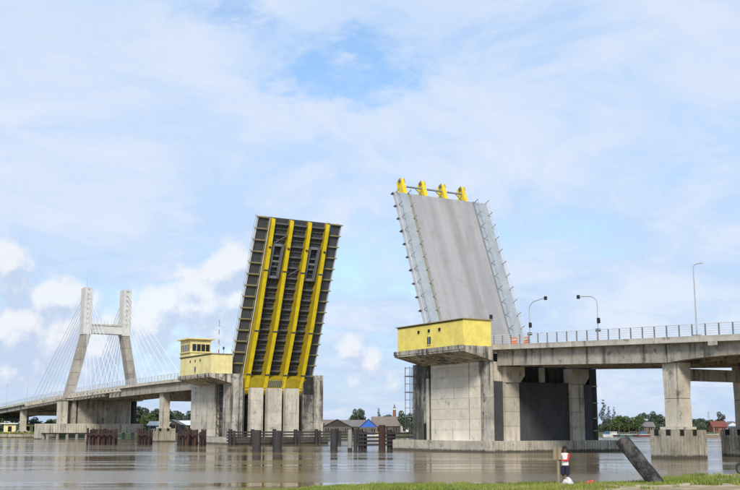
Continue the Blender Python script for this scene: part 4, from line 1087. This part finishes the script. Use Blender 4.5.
# ------------------------------------------------------------------ near bank: leaning pile, post, bags, person, motorcycle
def bank_pt(u, d):
    l = (u - 370) / 1089.0 * d; p = CAMP + FWD * d + RGT * l; return Vector((p.x, p.y, bank_z(l, d)))
b0 = bank_pt(657, 50.5); lg = thing('leaning_pile', 'thick dark pipe pile leaning to the left out of the grassy bank', 'pile', b0)
foot = b0 + Vector((0, 0, -.35)) + RGT * .1; top = b0 + RGT * (-1.56) + Vector((0, 0, 2.0)) + FWD * .6
d_ = (top - foot).normalized(); a_ = d_.orthogonal().normalized(); b_ = d_.cross(a_)
m_ = MB(); NS = 20; rings = [(0, .36), (.15, .345), (.3, .352), (.45, .34), (.6, .347), (.75, .34), (.9, .343), (.985, .335), (1.0, .30), (.995, .24), (.9, .2)]
for (t, r) in rings:
    c_ = foot.lerp(top, t)
    for i in range(NS): q = c_ + a_ * (r * math.cos(2 * PI * i / NS)) + b_ * (r * math.sin(2 * PI * i / NS)); m_.v.append(tuple(q))
for j in range(len(rings) - 1):
    for i in range(NS): m_.f.append((j * NS + i, j * NS + (i + 1) % NS, (j + 1) * NS + (i + 1) % NS, (j + 1) * NS + i))
m_.f.append(tuple(range((len(rings) - 1) * NS, len(rings) * NS))); m_.f.append(tuple(range(NS - 1, -1, -1)))
m_.v = [tuple(Vector(v) + Vector((random.uniform(-.012, .012), random.uniform(-.012, .012), random.uniform(-.012, .012)))) for v in m_.v]
m_.build('shaft', 'log_skin', lg, smooth=True)
pb = bank_pt(557.0, 49.72); po = thing('marker_post', 'pale wooden post with two upright boards held by the person', 'post', pb)
MB().beam(pb + Vector((0, 0, -.3)), pb + Vector((0, 0, 1.62)), .075, .075).build('post', 'timber_brown', po)
for k_, (o, zt) in enumerate(((-.15, 1.72), (.07, 1.70))):
    q = pb + RGT * o - FWD * .075
    MB().beam(q + Vector((0, 0, 1.15)), q + Vector((0, 0, zt)), .165, .035).build('board', 'timber_brown', po)

def blobmesh(name, mat, root, loc, sx, sy, sz, seed, amp=.18):
    bm = bmesh.new(); bmesh.ops.create_icosphere(bm, subdivisions=3, radius=1)
    r_ = random.Random(seed); ph = [r_.uniform(0, 6) for _ in range(6)]
    for v in bm.verts:
        c_ = v.co.copy(); k_ = 1 + amp * (math.sin(c_.x * 4 + ph[0]) * math.sin(c_.y * 3.5 + ph[1]) + .6 * math.sin(c_.z * 7 + c_.x * 5 + ph[2]))
        v.co = Vector((c_.x * sx * k_, c_.y * sy * k_, max(-.55, c_.z) * sz * k_))
    me = bpy.data.meshes.new(name); bm.to_mesh(me); bm.free(); me.materials.append(MATS[mat]); me.shade_smooth()
    o = bpy.data.objects.new(name, me); COL.objects.link(o); o.parent = root; o.location = loc; return o
q = bank_pt(566.4, 49.6); sk = thing('sack', 'bulging white plastic sack on the grass at the person\'s feet', 'sack', q, local=True)
blobmesh('bag', 'sack_white', sk, (0, 0, .13), .27, .20, .20, 5, .15); blobmesh('knot', 'sack_white', sk, (.0, 0, .33), .10, .09, .06, 4, .1)
q = bank_pt(588.5, 50.3); sk = thing('plastic_bag', 'crumpled red plastic bag lying in the grass right of the person', 'bag', q, local=True)
blobmesh('bag', 'bag_red', sk, (0, 0, .07), .19, .13, .13, 8, .3); blobmesh('handle', 'bag_red', sk, (.10, .02, .15), .08, .05, .07, 9, .3)

def person():
    f0 = bank_pt(564.0, 50.0)
    root = thing('person', 'standing person in white shirt with red sleeves and dark shorts, holding the wooden post', 'person', f0, local=True, rot=(0, 0, FACE + math.radians(148)))
    # local axes: the person looks along +y after the turn; x to their right
    J = {'pel': (0, 0, .92, .135), 'wai': (0, .01, 1.08, .125), 'che': (0, .0, 1.28, .15), 'nec0': (0, -.01, 1.43, .085), 'nec': (0, .0, 1.50, .052), 'hd0': (0, .02, 1.565, .075), 'hd1': (0, .015, 1.65, .092), 'hd2': (0, .0, 1.715, .07)}
    E_ = [('pel', 'wai'), ('wai', 'che'), ('che', 'nec0'), ('nec0', 'nec'), ('nec', 'hd0'), ('hd0', 'hd1'), ('hd1', 'hd2')]
    for s, n in ((-1, 'l'), (1, 'r')):
        J['hip' + n] = (s * .095, 0, .86, .098); J['kne' + n] = (s * .11, .03 if s < 0 else .0, .49, .062); J['cal' + n] = (s * .112, -.015, .36, .056); J['ank' + n] = (s * .115, -.02, .09, .038); J['heel' + n] = (s * .115, -.03, .035, .036); J['toe' + n] = (s * .13, .15, .028, .03)
        E_ += [('pel', 'hip' + n), ('hip' + n, 'kne' + n), ('kne' + n, 'cal' + n), ('cal' + n, 'ank' + n), ('ank' + n, 'heel' + n), ('heel' + n, 'toe' + n)]
        J['sh' + n] = (s * .185, -.005, 1.385, .068)
        el_ = ((.30, .06, 1.16, .048) if s > 0 else (-.20, .15, 1.13, .048)); wr = (s * .02 + .20, .30, 1.25 if s > 0 else 1.14, .032)
        J['el' + n] = el_; J['wr' + n] = wr; J['pa' + n] = (wr[0] + .0, wr[1] + .075, wr[2] + .02, .034)
        E_ += [('nec0', 'sh' + n), ('sh' + n, 'el' + n), ('el' + n, 'wr' + n), ('wr' + n, 'pa' + n)]
    keys = list(J); me = bpy.data.meshes.new('body')
    me.from_pydata([J[k_][:3] for k_ in keys], [(keys.index(a), keys.index(b_)) for a, b_ in E_], [])
    o = bpy.data.objects.new('body', me); COL.objects.link(o)
    md = o.modifiers.new('skin', 'SKIN'); md.branch_smoothing = .6; md.use_smooth_shade = True
    for i, k_ in enumerate(keys):
        r = J[k_][3]; me.skin_vertices[0].data[i].radius = (r * (1.25 if k_ in ('che', 'pel', 'wai') else 1), r * (.82 if k_ in ('che', 'wai') else 1))
    me.skin_vertices[0].data[0].use_root = True
    ss_ = o.modifiers.new('sub', 'SUBSURF'); ss_.levels = 2; ss_.render_levels = 2
    dg = bpy.context.evaluated_depsgraph_get(); ev = bpy.data.meshes.new_from_object(o.evaluated_get(dg))
    bpy.data.objects.remove(o)
    bm = bmesh.new(); bm.from_mesh(ev)
    # fingers and thumb closing round the post
    for s, n in ((-1, 'l'), (1, 'r')):
        px, py_, pz, _ = J['pa' + n]
        tmp = MB()
        for i, ln in enumerate((.070, .080, .075, .060)):
            z = pz + .030 - i * .020
            a = Vector((px, py_ + .02, z)); b_ = a + Vector((-s * .02, ln * .55, 0)); c_ = b_ + Vector((-s * .035, ln * .12, 0)); e_ = c_ + Vector((-s * .018, -ln * .3, 0))
            tmp.path([a, b_, c_, e_], [.0105, .0095, .0085, .0075], 6)
        a = Vector((px - s * .02, py_ - .01, pz + .03)); tmp.path([a, a + Vector((-s * .03, .03, .015)), a + Vector((-s * .045, .06, .01))], [.012, .011, .009], 6)
        vb = [bm.verts.new(v) for v in tmp.v]
        for f in tmp.f:
            try: bm.faces.new([vb[i] for i in f])
            except ValueError: pass
    # nose and ears
    for c_, sc_ in (((0, .112, 1.635), (.014, .02, .022)), ((-.092, .01, 1.635), (.012, .02, .032)), ((.092, .01, 1.635), (.012, .02, .032))):
        r = bmesh.ops.create_icosphere(bm, subdivisions=1, radius=1)
        for v in r['verts']: v.co = Vector((v.co.x * sc_[0] + c_[0], v.co.y * sc_[1] + c_[1], v.co.z * sc_[2] + c_[2]))
    bm.to_mesh(ev); bm.free(); ev.name = 'body'
    ev.materials.clear()
    for mm in ('skin', 'shirt_white', 'shirt_red', 'shorts_navy', 'rubber', 'cap_black'): ev.materials.append(MATS[mm])
    for pl in ev.polygons:
        c_ = pl.center; i = 0
        arm = abs(c_.x) > .165 and c_.z > 1.03 or (c_.y > .135 and 1.0 < c_.z < 1.4)
        if c_.z < .06: i = 4
        elif .45 < c_.z < .93 and not arm: i = 3
        elif .93 <= c_.z < 1.455: 
            i = 1
            if arm: i = 2 if c_.y < .27 else 0
        pl.material_index = i; pl.use_smooth = True
    ob = bpy.data.objects.new('body', ev); COL.objects.link(ob); ob.parent = root
    # shirt hem, shorts legs, cap with peak, hair
    m_ = MB(); n = 18
    prof = [(.158, .118, .90), (.166, .125, .96), (.162, .12, 1.05), (.150, .11, 1.08)]
    for (rx, ry, z) in prof:
        for i in range(n): m_.v.append((rx * math.cos(2 * PI * i / n), ry * math.sin(2 * PI * i / n), z))
    for j in range(3):
        for i in range(n): m_.f.append((j * n + i, j * n + (i + 1) % n, (j + 1) * n + (i + 1) % n, (j + 1) * n + i))
    m_.build('shirt_hem', 'shirt_white', root, (0, 0, 0), smooth=True)
    for s in (-1, 1): MB().tube((s * .112, .015, .48), (s * .098, .005, .84), .098, .112, 14, cap=False).build('shorts_leg', 'shorts_navy', root, (0, 0, 0), smooth=True)
    m_ = MB(); n = 16
    for (r, z) in ((.108, 1.665), (.11, 1.70), (.095, 1.755), (.055, 1.785), (.004, 1.795)):
        for i in range(n): m_.v.append((r * math.cos(2 * PI * i / n) * .93, .005 + r * math.sin(2 * PI * i / n) * 1.05, z))
    for j in range(4):
        for i in range(n): m_.f.append((j * n + i, j * n + (i + 1) % n, (j + 1) * n + (i + 1) % n, (j + 1) * n + i))
    cp = m_.build('cap', 'cap_black', root, (0, 0, 0), smooth=True)
    MB().prism([(-.075, .09), (.075, .09), (.055, .19), (0, .21), (-.055, .19)], 1.665, 1.68, 'z').build('cap_peak', 'cap_black', cp, (0, 0, 0))
    MB().box(-.085, .085, -.108, -.05, 1.585, 1.67).build('hair', 'cap_black', root, (0, 0, 0))
    for s in (-1, 1): MB().box(s * .034 - .012, s * .034 + .012, .098, .108, 1.648, 1.658).build('eye', 'cap_black', root, (0, 0, 0))
    MB().box(-.022, .022, .094, .102, 1.59, 1.598).build('mouth', 'red_paint', root, (0, 0, 0))
person()

def motorcycle():
    q = bank_pt(739.0, 57.0)
    t = thing('motorcycle', 'parked motorcycle at the right frame edge, only its front tyre in view', 'motorcycle', q, local=True, rot=(0, 0, FACE + math.radians(178)))
    # local +x is forward
    def ring(cx, R, r, name, mat, parent, n=28, k_=8):
        m_ = MB()
        for i in range(n):
            a = 2 * PI * i / n
            for j in range(k_):
                b_ = 2 * PI * j / k_; rr = R + r * math.cos(b_); m_.v.append((cx + rr * math.cos(a), r * math.sin(b_), R + r + rr * math.sin(a)))
        for i in range(n):
            for j in range(k_): m_.f.append((i * k_ + j, i * k_ + (j + 1) % k_, ((i + 1) % n) * k_ + (j + 1) % k_, ((i + 1) % n) * k_ + j))
        return m_.build(name, mat, parent, (0, 0, 0), smooth=True)
    for cx in (0, -1.25):
        w = ring(cx, .25, .05, 'tyre', 'rubber', t)
        ring(cx, .205, .014, 'rim', 'chrome', w).location = (0, 0, .081)
        hub = MB().tube((cx, -.06, .30), (cx, .06, .30), .05, n=12).build('hub', 'chrome', w, (0, 0, 0))
        for i in range(10): a = 2 * PI * i / 10; MB().tube((cx, 0, .30), (cx + .2 * math.cos(a), 0, .30 + .2 * math.sin(a)), .006, n=4).build('spoke', 'chrome', w, (0, 0, 0))
    for s in (-1, 1): MB().tube((0, s * .085, .30), (-.28, s * .085, .98), .025, n=8).build('fork_tube', 'chrome', t, (0, 0, 0))
    m_ = MB()
    for i in range(9):
        a = math.radians(20 + i * 17); x, z = .335 * math.cos(a), .30 + .335 * math.sin(a); m_.v += [(x, -.07, z), (x, 0, z + .03), (x, .07, z)]
    for i in range(8):
        for j in range(2): m_.f.append((3 * i + j, 3 * i + j + 1, 3 * i + 4 + j, 3 * i + 3 + j))
    m_.build('front_mudguard', 'black_iron', t, (0, 0, 0), smooth=True)
    MB().prism([(-.25, .98), (-.33, .70), (-.55, .45), (-.95, .42), (-1.15, .62), (-.75, .72), (-.45, .95)], -.11, .11, 'y').build('fairing', 'black_iron', t, (0, 0, 0))
    MB().prism([(-.62, .74), (-1.45, .80), (-1.42, .70), (-1.0, .64), (-.66, .64)], -.13, .13, 'y').build('seat', 'rubber', t, (0, 0, 0))
    MB().box(-.85, -.5, -.14, .14, .28, .46).build('engine', 'chrome', t, (0, 0, 0))
    MB().path([(-.28, -.34, 1.02), (-.24, -.1, 1.02), (-.24, .1, 1.02), (-.28, .34, 1.02)], .017).build('handlebar', 'chrome', t, (0, 0, 0))
    MB().tube((-.14, 0, .88), (-.24, 0, .90), .10, .08, 14).build('headlight', 'white_paint', t, (0, 0, 0))
    MB().tube((-.7, -.16, .26), (-1.5, -.18, .36), .04, .05, 10).build('exhaust', 'chrome', t, (0, 0, 0))
    MB().beam((-.95, .1, .36), (-1.0, .22, .0), .03, .03).build('kick_stand', 'chrome', t, (0, 0, 0))
    for s in (-1, 1): MB().tube((-1.25, s * .09, .3), (-1.15, s * .1, .68), .022, n=6).build('shock_absorber', 'chrome', t, (0, 0, 0))
motorcycle()
